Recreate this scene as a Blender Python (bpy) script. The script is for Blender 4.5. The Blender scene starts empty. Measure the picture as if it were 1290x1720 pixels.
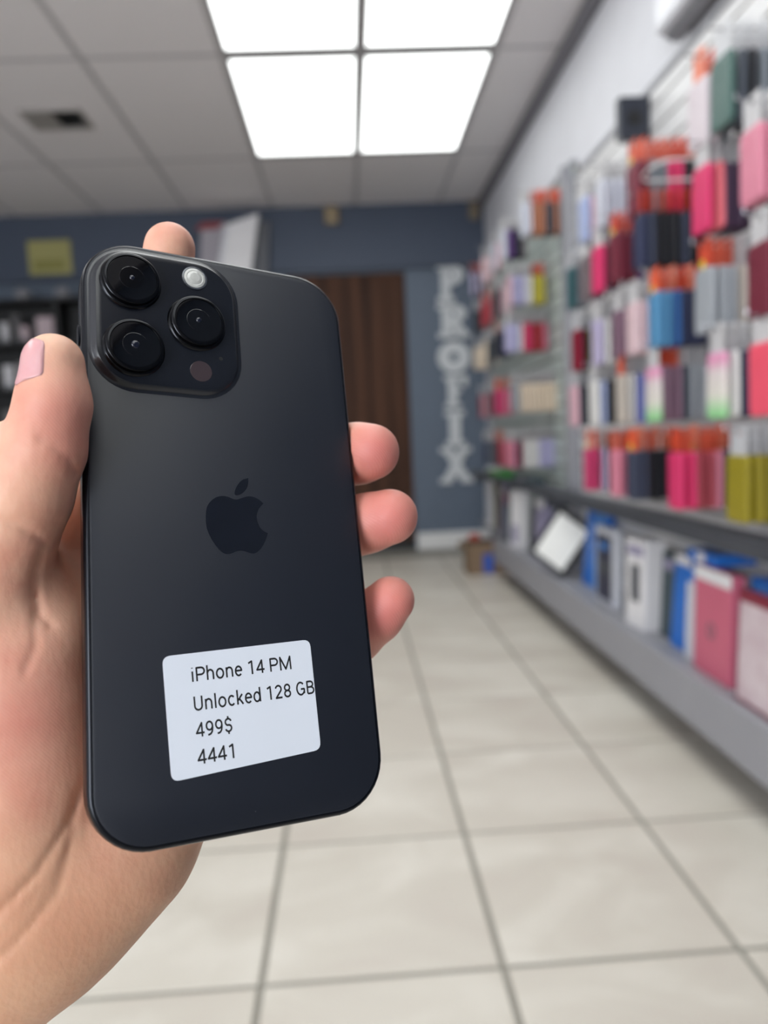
import bpy, bmesh, math, random
import numpy as np
from mathutils import Vector, Matrix
from mathutils.bvhtree import BVHTree

random.seed(7)
C = bpy.context.scene.collection
scene = bpy.context.scene

# ------------------------------------------------------------------ camera
F_PX, PITCH, YAW, ROLL, CAM_Z = 1264.7, .0994, .0416, -.0473, .8818
def cam_axes():
    cy, sy, cp, sp = math.cos(YAW), math.sin(YAW), math.cos(PITCH), math.sin(PITCH)
    w = Vector((sy*cp, cy*cp, -sp)); r = Vector((cy, -sy, 0)); u = r.cross(w)
    cr, sr = math.cos(ROLL), math.sin(ROLL)
    return cr*r + sr*u, -sr*r + cr*u, w
CR, CU, CW = cam_axes()
CAM = Vector((0, 0, CAM_Z))
cd = bpy.data.cameras.new('camera'); cam = bpy.data.objects.new('camera', cd); C.objects.link(cam)
cam.matrix_world = Matrix(((CR.x, CU.x, -CW.x, CAM.x), (CR.y, CU.y, -CW.y, CAM.y), (CR.z, CU.z, -CW.z, CAM.z), (0, 0, 0, 1)))
cd.sensor_fit = 'HORIZONTAL'; cd.sensor_width = 36.0; cd.lens = F_PX/1290*36
cd.clip_start = .01; cd.clip_end = 60
cd.dof.use_dof = True; cd.dof.focus_distance = .203; cd.dof.aperture_fstop = cd.lens/3.3
scene.camera = cam

# ------------------------------------------------------------------ world, lights, exposure
world = bpy.data.worlds.new('daylight'); scene.world = world; world.use_nodes = True
world.node_tree.nodes['Background'].inputs[0].default_value = (.86, .93, 1, 1)
world.node_tree.nodes['Background'].inputs[1].default_value = 3.2
PANEL_STRENGTH = 1.9
scene.view_settings.view_transform = 'Standard'; scene.view_settings.look = 'None'
scene.view_settings.exposure = 0.66; scene.view_settings.gamma = 1.0
scene.view_settings.use_curve_mapping = False
scene.cycles.max_bounces = 8; scene.cycles.diffuse_bounces = 5; scene.cycles.glossy_bounces = 4
scene.cycles.use_denoising = True; scene.cycles.sample_clamp_indirect = 6
scene.cycles.caustics_reflective = False; scene.cycles.caustics_refractive = False
pl = bpy.data.lights.new('added_window_fill', 'AREA'); pl.shape = 'RECTANGLE'; pl.size = 1.8; pl.size_y = 2.0  # added area lamp at the unseen window, fills the room from behind
pl.energy = 58; pl.color = (.92, .96, 1.0)
po = bpy.data.objects.new('added_window_fill', pl); C.objects.link(po)
po.location = (-2.02, -2.9, 1.35); po.rotation_euler = (math.radians(90), 0, 0)

# ------------------------------------------------------------------ helpers
def lin(c): return tuple(((v/255)/12.92 if v/255 <= .04045 else ((v/255+.055)/1.055)**2.4) for v in c)
def cs(x, y, d):           # a point d metres ahead of the lens, in the camera's own metric frame
    return np.array([(x-645)/F_PX*d, -(y-860)/F_PX*d, d])
def c2w(p): return CAM + CR*float(p[0]) + CU*float(p[1]) + CW*float(p[2])
def ray(x, y): return CR*((x-645)/F_PX) - CU*((y-860)/F_PX) + CW
def on_x(x, y, X): d = ray(x, y); return CAM + d*(X/d.x)
def on_y(x, y, Y): d = ray(x, y); return CAM + d*(Y/d.y)
def on_z(x, y, z): d = ray(x, y); return CAM + d*((z-CAM_Z)/d.z)

def mat(name, rgb, rough=.5, metal=0., spec=.5, emit=None, noise=None, bump=None, coat=0., alpha=1.):
    """Principled material with optional procedural colour noise (scale, rgb2) and bump (scale, strength)."""
    m = bpy.data.materials.new(name); m.use_nodes = True
    nt = m.node_tree; b = nt.nodes['Principled BSDF']
    b.inputs['Base Color'].default_value = (*lin(rgb), 1); b.inputs['Roughness'].default_value = rough
    b.inputs['Metallic'].default_value = metal; b.inputs['Specular IOR Level'].default_value = spec
    b.inputs['Coat Weight'].default_value = coat; b.inputs['Alpha'].default_value = alpha
    if emit: b.inputs['Emission Color'].default_value = (*emit[0], 1); b.inputs['Emission Strength'].default_value = emit[1]
    tc = nt.nodes.new('ShaderNodeTexCoord')
    if noise is None: noise = (9., tuple(min(255, v*.93+2) for v in rgb))
    n = nt.nodes.new('ShaderNodeTexNoise'); n.inputs['Scale'].default_value = noise[0]; n.inputs['Detail'].default_value = 3
    nt.links.new(tc.outputs['Object'], n.inputs['Vector'])
    mx = nt.nodes.new('ShaderNodeMix'); mx.data_type = 'RGBA'
    mx.inputs[6].default_value = (*lin(rgb), 1); mx.inputs[7].default_value = (*lin(noise[1]), 1)
    nt.links.new(n.outputs['Fac'], mx.inputs[0]); nt.links.new(mx.outputs[2], b.inputs['Base Color'])
    if bump:
        n2 = nt.nodes.new('ShaderNodeTexNoise'); n2.inputs['Scale'].default_value = bump[0]; n2.inputs['Detail'].default_value = 4
        nt.links.new(tc.outputs['Object'], n2.inputs['Vector'])
        bp = nt.nodes.new('ShaderNodeBump'); bp.inputs['Strength'].default_value = bump[1]; bp.inputs['Distance'].default_value = .002
        nt.links.new(n2.outputs['Fac'], bp.inputs['Height']); nt.links.new(bp.outputs['Normal'], b.inputs['Normal'])
    return m

def add_box(bm, x0, x1, y0, y1, z0, z1, M=None, mi=0):
    vs = [bm.verts.new(((x0, x1)[i & 1], (y0, y1)[i >> 1 & 1], (z0, z1)[i >> 2])) for i in range(8)]
    if M is not None:
        for v in vs: v.co = M @ v.co
    for q in ((0, 2, 3, 1), (4, 5, 7, 6), (0, 1, 5, 4), (2, 6, 7, 3), (0, 4, 6, 2), (1, 3, 7, 5)):
        f = bm.faces.new([vs[i] for i in q]); f.material_index = mi
def add_bevel_box(bm, x0, x1, y0, y1, z0, z1, b=.004, M=None):
    t = bmesh.new(); add_box(t, x0, x1, y0, y1, z0, z1)
    bmesh.ops.bevel(t, geom=t.edges[:], offset=b, segments=2, affect='EDGES', profile=.5)
    if M is not None: bmesh.ops.transform(t, matrix=M, verts=t.verts)
    me = bpy.data.meshes.new('tmp'); t.to_mesh(me); t.free(); bm.from_mesh(me); bpy.data.meshes.remove(me)
def add_tube(bm, pts, r, n=8):
    rings = []
    for i, p in enumerate(pts):
        p = Vector(p); a = Vector(pts[max(i-1, 0)]); b = Vector(pts[min(i+1, len(pts)-1)])
        t = (b-a).normalized(); s = t.cross(Vector((0, 0, 1)) if abs(t.z) < .9 else Vector((0, 1, 0))).normalized(); q = t.cross(s)
        rings.append([bm.verts.new(p + s*r*math.cos(2*math.pi*k/n) + q*r*math.sin(2*math.pi*k/n)) for k in range(n)])
    for A, B in zip(rings, rings[1:]):
        for k in range(n): bm.faces.new((A[k], A[(k+1) % n], B[(k+1) % n], B[k]))
    bm.faces.new(rings[0]); bm.faces.new(rings[-1][::-1])
def rrect(hx, hy, r, n=6, cx=0, cy=0):
    pts = []
    for sx, sy, a0 in ((1, 1, 0), (-1, 1, 90), (-1, -1, 180), (1, -1, 270)):
        for k in range(n+1):
            a = math.radians(a0 + 90*k/n)
            pts.append((cx + sx*(hx-r) + r*math.cos(a), cy + sy*(hy-r) + r*math.sin(a)))
    return pts
def add_loft(bm, loops, cap0=True, cap1=True, mi=0):
    """loops: lists of 3-D points of equal length, skinned one to the next."""
    L = [[bm.verts.new(p) for p in l] for l in loops]; n = len(L[0])
    for A, B in zip(L, L[1:]):
        for k in range(n):
            f = bm.faces.new((A[k], A[(k+1) % n], B[(k+1) % n], B[k])); f.material_index = mi
    if cap0: bm.faces.new(L[0][::-1]).material_index = mi
    if cap1: bm.faces.new(L[-1]).material_index = mi
def add_poly(bm, pts, z0, z1):
    add_loft(bm, [[(x, y, z0) for x, y in pts], [(x, y, z1) for x, y in pts]])
def add_lathe(bm, prof, n=40, cx=0, cy=0):
    """prof: (radius, z) list revolved about z."""
    L = [[(cx + r*math.cos(2*math.pi*k/n), cy + r*math.sin(2*math.pi*k/n), z) for k in range(n)] for r, z in prof]
    add_loft(bm, L)
def obj(name, bm, m, parent=None, smooth=False, loc=None):
    bmesh.ops.recalc_face_normals(bm, faces=bm.faces[:])
    me = bpy.data.meshes.new(name); bm.to_mesh(me); bm.free()
    for mm in (m if isinstance(m, (list, tuple)) else [m]): me.materials.append(mm)
    o = bpy.data.objects.new(name, me); C.objects.link(o)
    if smooth: me.polygons.foreach_set('use_smooth', [True]*len(me.polygons))
    if parent: o.parent = parent
    if loc: o.location = loc
    return o
def smooth_by_angle(o, deg=35):
    me = o.data; me.polygons.foreach_set('use_smooth', [True]*len(me.polygons))
    b = bmesh.new(); b.from_mesh(me)
    for e in b.edges: e.smooth = len(e.link_faces) == 2 and e.calc_face_angle(0) < math.radians(deg)
    b.to_mesh(me); b.free(); return o
def inst(name, me, parent=None, loc=(0, 0, 0), rz=0.):
    o = bpy.data.objects.new(name, me); C.objects.link(o); o.location = loc; o.rotation_euler = (0, 0, rz)
    if parent: o.parent = parent
    return o
def tag(o, label, cat, group=None, kind=None):
    o['label'] = label; o['category'] = cat
    if group: o['group'] = group
    if kind: o['kind'] = kind
    return o
def thing(name, label, cat, loc=(0, 0, 0), group=None):
    o = bpy.data.objects.new(name, None); C.objects.link(o); o.location = loc; o.empty_display_size = .05
    return tag(o, label, cat, group)
def struct(o): o['kind'] = 'structure'; return o
def boxo(name, m, x0, x1, y0, y1, z0, z1, parent=None, b=0.):
    bm = bmesh.new()
    (add_bevel_box(bm, x0, x1, y0, y1, z0, z1, b) if b else add_box(bm, x0, x1, y0, y1, z0, z1))
    return obj(name, bm, m, parent)

# ------------------------------------------------------------------ room
XL, XR, YF, YB, ZC = -3.2, 1.079, -3.0, 5.752, CAM_Z+1.6966
M_wall = mat('white_wall_paint', (214, 214, 220), .6)
M_ceil = mat('ceiling_board', (234, 230, 231), .85, noise=(60., (224, 220, 222)), bump=(220., .3))
M_tbar = mat('ceiling_grid_metal', (196, 193, 195), .5)
M_blue = mat('slate_blue_paint', (92, 104, 120), .55)
M_blue_dark = mat('dark_slate_blue', (66, 76, 94), .6)
M_grout = mat('floor_grout', (150, 146, 136), .8)
M_white_trim = mat('white_trim_paint', (225, 224, 222), .45)
M_dark = mat('black_plastic', (18, 18, 20), .45)
M_steel = mat('chrome_wire', (190, 190, 195), .25, 1.)
M_grey = mat('grey_powder_coat', (150, 150, 156), .45)
M_grey_d = mat('dark_grey_powder_coat', (72, 75, 82), .5)
M_slat = mat('white_slat_laminate', (218, 217, 218), .4)
M_slat_g = mat('pale_green_grey_laminate', (176, 186, 182), .4)
M_groove = mat('slat_groove_board', (140, 132, 122), .8)  # grey-beige board showing in the slat grooves

def tile_material():
    m = bpy.data.materials.new('beige_marble_tile'); m.use_nodes = True; nt = m.node_tree; b = nt.nodes['Principled BSDF']
    g = nt.nodes.new('ShaderNodeNewGeometry'); oi = nt.nodes.new('ShaderNodeObjectInfo')
    ad = nt.nodes.new('ShaderNodeVectorMath'); ad.operation = 'ADD'
    sc = nt.nodes.new('ShaderNodeVectorMath'); sc.operation = 'SCALE'; sc.inputs['Scale'].default_value = 9.
    cmb = nt.nodes.new('ShaderNodeCombineXYZ')
    nt.links.new(oi.outputs['Random'], cmb.inputs[0]); nt.links.new(oi.outputs['Random'], cmb.inputs[2])
    nt.links.new(cmb.outputs[0], sc.inputs[0]); nt.links.new(g.outputs['Position'], ad.inputs[0]); nt.links.new(sc.outputs[0], ad.inputs[1])
    mp = nt.nodes.new('ShaderNodeMapping'); mp.inputs['Rotation'].default_value = (0, 0, .55); mp.inputs['Scale'].default_value = (3.0, 4.6, 3)
    nt.links.new(ad.outputs[0], mp.inputs['Vector'])
    n = nt.nodes.new('ShaderNodeTexNoise'); n.inputs['Scale'].default_value = 1.; n.inputs['Detail'].default_value = 5; n.inputs['Distortion'].default_value = .7
    nt.links.new(mp.outputs[0], n.inputs['Vector'])
    cr = nt.nodes.new('ShaderNodeValToRGB'); e = cr.color_ramp.elements
    e[0].position = .3; e[0].color = (*lin((200, 191, 180)), 1); e[1].position = .72; e[1].color = (*lin((222, 216, 205)), 1)
    k = cr.color_ramp.elements.new(.5); k.color = (*lin((207, 200, 188)), 1)
    nt.links.new(n.outputs['Fac'], cr.inputs[0]); nt.links.new(cr.outputs[0], b.inputs['Base Color'])
    b.inputs['Roughness'].default_value = .42
    return m
M_tile = tile_material()

fl = struct(boxo('floor', M_grout, XL, XR+.05, YF, YB+.2, -.1, -.004))
TX, TY, FX, FY = .400, .4243, .211, 1.158
bm = bmesh.new(); add_bevel_box(bm, -TX/2+.006, TX/2-.006, -TY/2+.006, TY/2-.006, -.006, 0, .0015)
tile0 = obj('tile', bm, M_tile, fl); tme = tile0.data; first = True
for i in range(-9, 3):
    for j in range(-3, 12):
        x, y = FX+(i+.5)*TX, FY+(j-.5)*TY
        if x-TX/2 < XL or x > XR-.02 or y+TY/2 > YB+.05: continue
        (tile0 if first else inst('tile', tme, fl)).location = (x, y, 0); first = False

ce = struct(boxo('ceiling', mat('ceiling_void', (120, 118, 120), .9), XL, XR+.1, YF, YB+.1, ZC+.02, ZC+.1))
PX, PD, PW, PL = .1375, 3.5083, .6096, 1.2192
bm = bmesh.new(); add_bevel_box(bm, -PW/2+.013, PW/2-.013, -PL/2+.013, PL/2-.013, 0, .016, .003)
ct0 = obj('ceiling_tile', bm, M_ceil, ce); first = True
LIGHTS = [(i, j) for i in (-1, 0) for j in (-1, 0)] + [(i, j) for i in (-1, 0) for j in (-2, -3, -4)] + [(-4, -2), (-4, -3)]  # panels outside the visible block are unseen, added to light the room
for i in range(-6, 2):
    for j in range(-6, 3):
        if (i, j) in LIGHTS: continue
        x, y = PX+(i+.5)*PW, PD+(j+.5)*PL
        x0, x1, y0, y1 = max(x-PW/2, XL), min(x+PW/2, XR), max(y-PL/2, YF), min(y+PL/2, YB)
        if x1-x0 < .05 or y1-y0 < .05: continue
        if x1-x0 > PW-.01 and y1-y0 > PL-.01:
            (ct0 if first else inst('ceiling_tile', ct0.data, ce)).location = (x, y, ZC); first = False
        else:
            bm = bmesh.new(); add_bevel_box(bm, x0+.013, x1-.013, y0+.013, y1-.013, ZC, ZC+.016, .003); obj('ceiling_tile', bm, M_ceil, ce)
for i in range(-5, 3):
    x = PX+i*PW
    if XL < x < XR: boxo('grid_bar', M_tbar, x-.0125, x+.0125, YF, YB, ZC-.002, ZC+.02, ce)
for j in range(-5, 3):
    y = PD+j*PL
    if YF < y < YB: boxo('cross_bar', M_tbar, XL, XR, y-.0115, y+.0115, ZC-.001, ZC+.019, ce)
struct(boxo('trim_1', mat('shadow_gap_grey', (122, 120, 126), .6), XR-.05, XR, YF, YB, ZC-.045, ZC))  # grey strip paints the dark shadow gap along the ceiling edge
bm = bmesh.new(); add_box(bm, XR, XR+.1, .9, YB+.1, 0, ZC+.02); add_box(bm, XR, XR+.1, YF, .9, 0, ZC+.02, None, 1)
struct(obj('wall_right', bm, [M_wall, M_blue_dark]))  # unseen near stretch set dark blue so the phone reflects dark
struct(boxo('wall_left', M_wall, XL-.1, XL, YF, YB+.1, 0, ZC+.02))
# back wall: blue, with a doorway and a header standing a little proud over it
bm = bmesh.new(); DX0, DX1, DZ = -.42, .478, 2.10
add_box(bm, XL, DX0, YB, YB+.12, 0, ZC); add_box(bm, DX1, XR, YB, YB+.12, 0, ZC); add_box(bm, DX0, DX1, YB, YB+.12, DZ, ZC)
struct(obj('wall_back', bm, M_blue))
struct(boxo('trim_2', M_blue_dark, XL, XR, YB-.05, YB-.001, 2.12, ZC))  # header band coloured darker than the wall below
bb = struct(boxo('baseboard_back', M_white_trim, DX1+.01, XR-.001, YB-.016, YB-.001, .0, .13, None, .004))
# storefront wall behind the photographer with an unseen opening set to steer the daylight
bm = bmesh.new()
add_box(bm, XL, -2.95, YF-.12, YF, 0, ZC); add_box(bm, -1.1, XR, YF-.12, YF, 0, ZC); add_box(bm, -2.95, -1.1, YF-.12, YF, 0, .35); add_box(bm, -2.95, -1.1, YF-.12, YF, 2.35, ZC)
struct(obj('wall_front', bm, M_wall))

# door of dark vertical boards
def wood_material():
    m = bpy.data.materials.new('dark_brown_wood'); m.use_nodes = True; nt = m.node_tree; b = nt.nodes['Principled BSDF']
    tc = nt.nodes.new('ShaderNodeTexCoord'); mp = nt.nodes.new('ShaderNodeMapping'); mp.inputs['Scale'].default_value = (11, 6, .5)
    oi = nt.nodes.new('ShaderNodeObjectInfo'); cm = nt.nodes.new('ShaderNodeCombineXYZ'); nt.links.new(oi.outputs['Random'], cm.inputs[2])
    va = nt.nodes.new('ShaderNodeVectorMath'); va.operation = 'ADD'
    nt.links.new(tc.outputs['Object'], va.inputs[0]); nt.links.new(cm.outputs[0], va.inputs[1]); nt.links.new(va.outputs[0], mp.inputs['Vector'])
    n = nt.nodes.new('ShaderNodeTexNoise'); n.inputs['Scale'].default_value = 1.3; n.inputs['Detail'].default_value = 4
    nt.links.new(mp.outputs[0], n.inputs['Vector'])
    cr = nt.nodes.new('ShaderNodeValToRGB'); e = cr.color_ramp.elements
    e[0].position = .3; e[0].color = (*lin((50, 30, 21)), 1); e[1].position = .7; e[1].color = (*lin((86, 54, 36)), 1)
    nt.links.new(n.outputs['Fac'], cr.inputs[0]); nt.links.new(cr.outputs[0], b.inputs['Base Color']); b.inputs['Roughness'].default_value = .65; b.inputs['Specular IOR Level'].default_value = .25
    return m
M_wood = wood_material()
dr = struct(boxo('door_1', mat('door_core', (48, 33, 27), .6), DX0, DX1, YB+.05, YB+.09, .06, DZ))
for k in range(6):
    w = (DX1-DX0)/6
    boxo('board', M_wood, DX0+k*w+.003, DX0+(k+1)*w-.003, YB+.022, YB+.055, .075, DZ, dr, .004)
bm = bmesh.new(); add_tube(bm, [(DX0+.08, YB+.03, .98), (DX0+.08, YB-.01, .98), (DX0+.2, YB-.01, .98)], .009)
obj('door_handle', bm, M_steel, dr)
boxo('dark_foot', M_dark, DX0, DX1, YB+.03, YB+.06, .0, .075, dr)  # black strip across the foot of the door

# vertical wall lettering
M_letter = mat('brushed_letter_plastic', (206, 209, 212), .4)
def letter_bm(ch, w, h, t, d):
    bm = bmesh.new(); cnt = [0]
    def dep(): cnt[0] += 1; return d+.0005*cnt[0]
    bar = lambda x0, x1, z0, z1: add_box(bm, x0*w, x1*w, -dep(), -.0001*cnt[0], z0*h, z1*h)
    def ring(cx, cz, rx, rz, a0, a1, n=18, hx=.3, hz=.26):
        P = []; dd = dep(); e0 = -.0001*cnt[0]
        for k in range(n+1):
            a = math.radians(a0+(a1-a0)*k/n); P.append(((cx+rx*math.cos(a))*w, (cz+rz*math.sin(a))*h, (cx+rx*hx*math.cos(a))*w, (cz+rz*hz*math.sin(a))*h))
        for A, B in zip(P, P[1:]):
            L = [[bm.verts.new((x, y, z)) for x, z in ((A[0], A[1]), (B[0], B[1]), (B[2], B[3]), (A[2], A[3]))] for y in (-dd, e0)]
            bm.faces.new(L[0]); bm.faces.new(L[1][::-1])
            for k in (0, 2): bm.faces.new((L[0][k], L[1][k], L[1][(k+1) % 4], L[0][(k+1) % 4]))
    def diag(x0, z0, x1, z1, th):
        dd = dep(); e0 = -.0001*cnt[0]
        vs = [[bm.verts.new((x*w, y, z*h)) for x, z in ((x0-th, z0), (x0+th, z0), (x1+th, z1), (x1-th, z1))] for y in (-dd, e0)]
        bm.faces.new(vs[0]); bm.faces.new(vs[1][::-1])
        for k in range(4): bm.faces.new((vs[0][k], vs[1][k], vs[1][(k+1) % 4], vs[0][(k+1) % 4]))
    if ch in 'PR':
        bar(-.36, -.04, 0, 1); bar(-.5, .1, 0, .15); bar(-.5, .0, .86, 1)
        ring(-.05, .72, .52, .28, -90, 90); bar(-.06, .0, .86, 1); bar(-.06, .0, .44, .58)
        if ch == 'R': diag(.36, 0, .05, .5, .17); bar(.2, .55, 0, .14)
    if ch == 'O': ring(0, .5, .54, .5, 0, 360, 32, .26, .3)
    if ch == 'F':
        bar(-.28, .08, 0, 1); bar(-.42, .22, 0, .14); bar(-.42, .5, .84, 1); bar(.3, .5, .66, .86); bar(-.1, .24, .45, .6)
    if ch == 'I': bar(-.2, .2, 0, 1); bar(-.36, .36, 0, .14); bar(-.36, .36, .86, 1)
    if ch == 'X':
        diag(-.34, 0, .3, 1, .16); diag(.34, 0, -.3, 1, .16)
        for sx in (-1, 1): bar(sx*.34-.2, sx*.34+.2, 0, .14); bar(sx*.31-.2, sx*.31+.2, .86, 1)
    return bm
sign = thing('wall_sign', 'tall vertical sign of pale grey block letters on the blue wall beside the brown door', 'sign', (.835, YB, .5))
for ch, y0, y1, xc, wpx in (('P', 444, 508, 757, 46), ('R', 511, 568, 760, 50), ('O', 573, 627, 762, 50), ('F', 630, 685, 764, 42), ('I', 690, 749, 764, 46), ('X', 751, 811, 766, 52)):
    a, b_ = on_y(xc, y0, YB), on_y(xc, y1, YB)
    o = obj('letter', letter_bm(ch, wpx/F_PX*YB, a.z-b_.z-.001, .3, .022), M_letter, sign); o.location = Vector((a.x/2+b_.x/2, YB-.001, b_.z))-sign.location

# ------------------------------------------------------------------ ceiling lights and vent
M_diff = mat('lit_diffuser', (245, 245, 245), .6, emit=((.97, 1., .985), PANEL_STRENGTH))
M_frame = mat('light_frame_metal', (128, 126, 128), .5)
names = {(-1, -1): 'near left', (0, -1): 'near right', (-1, 0): 'far left', (0, 0): 'far right'}
for (i, j) in LIGHTS:
    x, y = PX+(i+.5)*PW, PD+(j+.5)*PL
    lb = f'lit white ceiling light panel, {names[(i, j)]} one of the block of four' if (i, j) in names else f"added lit ceiling light panel out of view, {dict([(-2, 'first'), (-3, 'second'), (-4, 'third')])[j]} row back, {dict([(-1, 'centre left'), (0, 'centre right'), (-4, 'outer left')])[i]} column"
    t = thing('ceiling_light', lb, 'light', (x, y, ZC), 'ceiling light panels')
    bm = bmesh.new(); hx, hy = PW/2-.013, PL/2-.0125
    for a in ((-hx, hx, -hy, -hy+.03), (-hx, hx, hy-.03, hy), (-hx, -hx+.012, -hy+.03, hy-.03), (hx-.012, hx, -hy+.03, hy-.03)): add_box(bm, *a, -.003, .018)
    obj('light_frame', bm, M_frame, t)
    bm = bmesh.new(); add_box(bm, -hx+.0125, hx-.0125, -hy+.0305, hy-.0305, .001, .012); obj('diffuser', bm, M_diff, t)
v = thing('ceiling_vent', 'small two-part air vent in a ceiling tile, pale left half and dark right half', 'vent', (-1.405, 4.1, ZC))
M_vent = mat('vent_metal', (165, 160, 156), .5)
bm = bmesh.new()
for a in ((-.15, .15, -.115, -.1), (-.15, .15, .1, .115), (-.15, -.135, -.1, .1), (.135, .15, -.1, .1), (-.012, .0, -.1, .1)): add_box(bm, *a, -.012, .0)
obj('vent_frame', bm, M_vent, v)
boxo('dark_plate', M_dark, .001, .134, -.1, .1, -.004, -.0005, v); boxo('blade_light_plate', mat('blade_light_tone', (160, 156, 150), .7), -.134, -.013, -.1, .1, -.006, -.0005, v)  # left plate's pale colour paints light off the blades; right plate is black
for k in range(7):
    y = -.085+k*.028
    bm = bmesh.new(); add_box(bm, -.134, -.013, -.009, .009, -.001, .001, Matrix.Rotation(.55, 4, 'X')); o = obj('slat', bm, M_vent, v); o.location = (0, y, -.007)

# ------------------------------------------------------------------ right-hand display racks
SLAT_X = 1.05
def rack(name, label, y0, y1, slat_mat, yd=None, top=2.04):
    yd = yd or y1
    t = thing(name, label, 'rack', ((SLAT_X+XR)/2, (y0+y1)/2, 0)); L = t.location
    def part(nm, m, *b, bev=0.): o = boxo(nm, m, *b, None, bev); o.parent = t; o.matrix_parent_inverse = Matrix.Translation(-L); return o
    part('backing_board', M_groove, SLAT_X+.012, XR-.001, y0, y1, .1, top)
    z = .24; k = 0
    while z < top-.03:
        part('slat', slat_mat, SLAT_X, SLAT_X+.0115, y0+.002, y1-.002, z, min(z+.066, top)); z += .0765
    part('top_rail', M_grey, SLAT_X-.008, XR-.001, y0, y1, top+.001, top+.025, bev=.003)
    for yy in (y0+.02, y1-.02): part('upright', M_grey, SLAT_X-.05, SLAT_X-.001, yy-.018, yy+.018, .1, top, bev=.003)
    part('base_deck', M_grey, .865, XR-.001, y0+.001, yd-.001, .205, .235)
    part('front_panel', M_grey, .84, .8645, y0+.001, yd-.001, .105, .24, bev=.006)
    part('kick_plate', M_dark, .96, .975, y0+.01, yd-.01, .0, .205)
    part('lower_shelf', M_grey_d, .885, SLAT_X-.052, y0+.003, y1-.003, .585, .603, bev=.003)
    part('shelf_lip', M_grey_d, .872, .8845, y0+.003, y1-.003, .575, .618, bev=.002)
    if yd < y1: part('wall_ledge', M_grey, .93, SLAT_X-.051, yd+.002, y1-.003, .215, .235, bev=.003)
    for yy in (y0+.02, y1-.02): part('shelf_bracket', M_grey_d, .9, SLAT_X-.051, yy-.004, yy+.004, .52, .5849)
    return t
NEAR = rack('display_rack', 'near grey and white slatted display rack on the right wall with hanging phone cases', .92, 3.42, M_slat, None, 1.965)
FARR = rack('display_rack', 'far slatted display rack on the right wall nearest the blue back wall', 3.43, 5.45, M_slat_g, 4.5)

COL = dict(lblue=(172, 184, 222), ppink=(222, 178, 190), silver=(206, 208, 220), grey=(122, 128, 136), dgrey=(70, 76, 86), maroon=(118, 40, 58), red=(172, 46, 56),
    hotpink=(222, 56, 110), black=(26, 27, 34), navy=(48, 54, 84), slate=(62, 68, 88), green=(66, 98, 92), plum=(74, 42, 66), purple=(96, 60, 128), teal=(52, 92, 98),
    taupe=(118, 104, 108), salmon=(226, 112, 124), dpurple=(72, 50, 76), mauve=(128, 98, 116), lilac=(188, 178, 210), white=(226, 224, 222), whitepink=(226, 196, 202),
    sblue=(86, 146, 190), blue=(50, 96, 156), beige=(196, 186, 176), lgrey=(160, 164, 170), periwinkle=(134, 142, 206), lime=(90, 128, 80), magenta=(206, 62, 112), pink=(222, 136, 158),
    rose=(172, 72, 84), crimson=(134, 22, 48), olive=(150, 136, 34), cream=(232, 214, 192), yellow=(202, 190, 66), orange=(206, 96, 66), lavender=(190, 186, 222), coral=(240, 90, 112), tan=(186, 122, 92), clear=(214, 202, 208))
WORD = dict(lblue='light blue', ppink='pale pink', dgrey='dark grey', hotpink='hot pink', dpurple='dusky purple', whitepink='pinkish white', sblue='sky blue', lgrey='light grey', grad='pink to green', clear='clear pinkish')
def grad_material():
    m = bpy.data.materials.new('pink_white_green_print'); m.use_nodes = True; nt = m.node_tree; b = nt.nodes['Principled BSDF']
    tc = nt.nodes.new('ShaderNodeTexCoord'); sp = nt.nodes.new('ShaderNodeSeparateXYZ'); mr = nt.nodes.new('ShaderNodeMapRange')
    mr.inputs['From Min'].default_value = -.19; mr.inputs['From Max'].default_value = -.03
    cr = nt.nodes.new('ShaderNodeValToRGB'); e = cr.color_ramp.elements
    e[0].position = .05; e[0].color = (*lin((150, 214, 150)), 1); e[1].position = .95; e[1].color = (*lin((230, 150, 190)), 1)
    for p, c in ((.3, (226, 222, 212)), (.6, (226, 214, 214)), (.75, (226, 160, 190))): k = cr.color_ramp.elements.new(p); k.color = (*lin(c), 1)
    nt.links.new(tc.outputs['Object'], sp.inputs[0]); nt.links.new(sp.outputs['Z'], mr.inputs[0]); nt.links.new(mr.outputs[0], cr.inputs[0]); nt.links.new(cr.outputs[0], b.inputs['Base Color'])
    b.inputs['Roughness'].default_value = .35; return m
CASE_M = {k: mat(k+'_case_plastic', v, .42) for k, v in COL.items()}; CASE_M['grad'] = grad_material()
HEAD_M = {'o': mat('orange_card', (238, 96, 56), .6), 'w': mat('white_card', (204, 202, 204), .5), 'r': mat('dark_orange_card', (206, 66, 36), .6), 'n': mat('frosted_hang_tab', (196, 196, 200), .4), 'p': mat('pale_orange_card', (230, 134, 108), .6), 'q': mat('faded_orange_card', (214, 92, 66), .6)}
M_ydot = mat('yellow_sticker_paper', (226, 214, 70), .6)
def case_mesh(c):
    bm = bmesh.new(); loops = []
    for x, s in ((.0055, .95), (.0052, 1.), (-.0035, 1.), (-.0055, .95)):
        loops.append([(x, p*s*1., q*s - .1225) for p, q in rrect(.0405, .070, .011, 4)])
    add_loft(bm, loops)
    add_loft(bm, [[(x, p, q) for p, q in rrect(.015, .016, .005, 3, .018, -.077)] for x in (-.0054, -.0066)], mi=1)
    me = bpy.data.meshes.new('case'); bmesh.ops.recalc_face_normals(bm, faces=bm.faces[:]); bm.to_mesh(me); bm.free()
    me.materials.append(CASE_M[c]); me.materials.append(CASE_M[c]); return me
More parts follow.
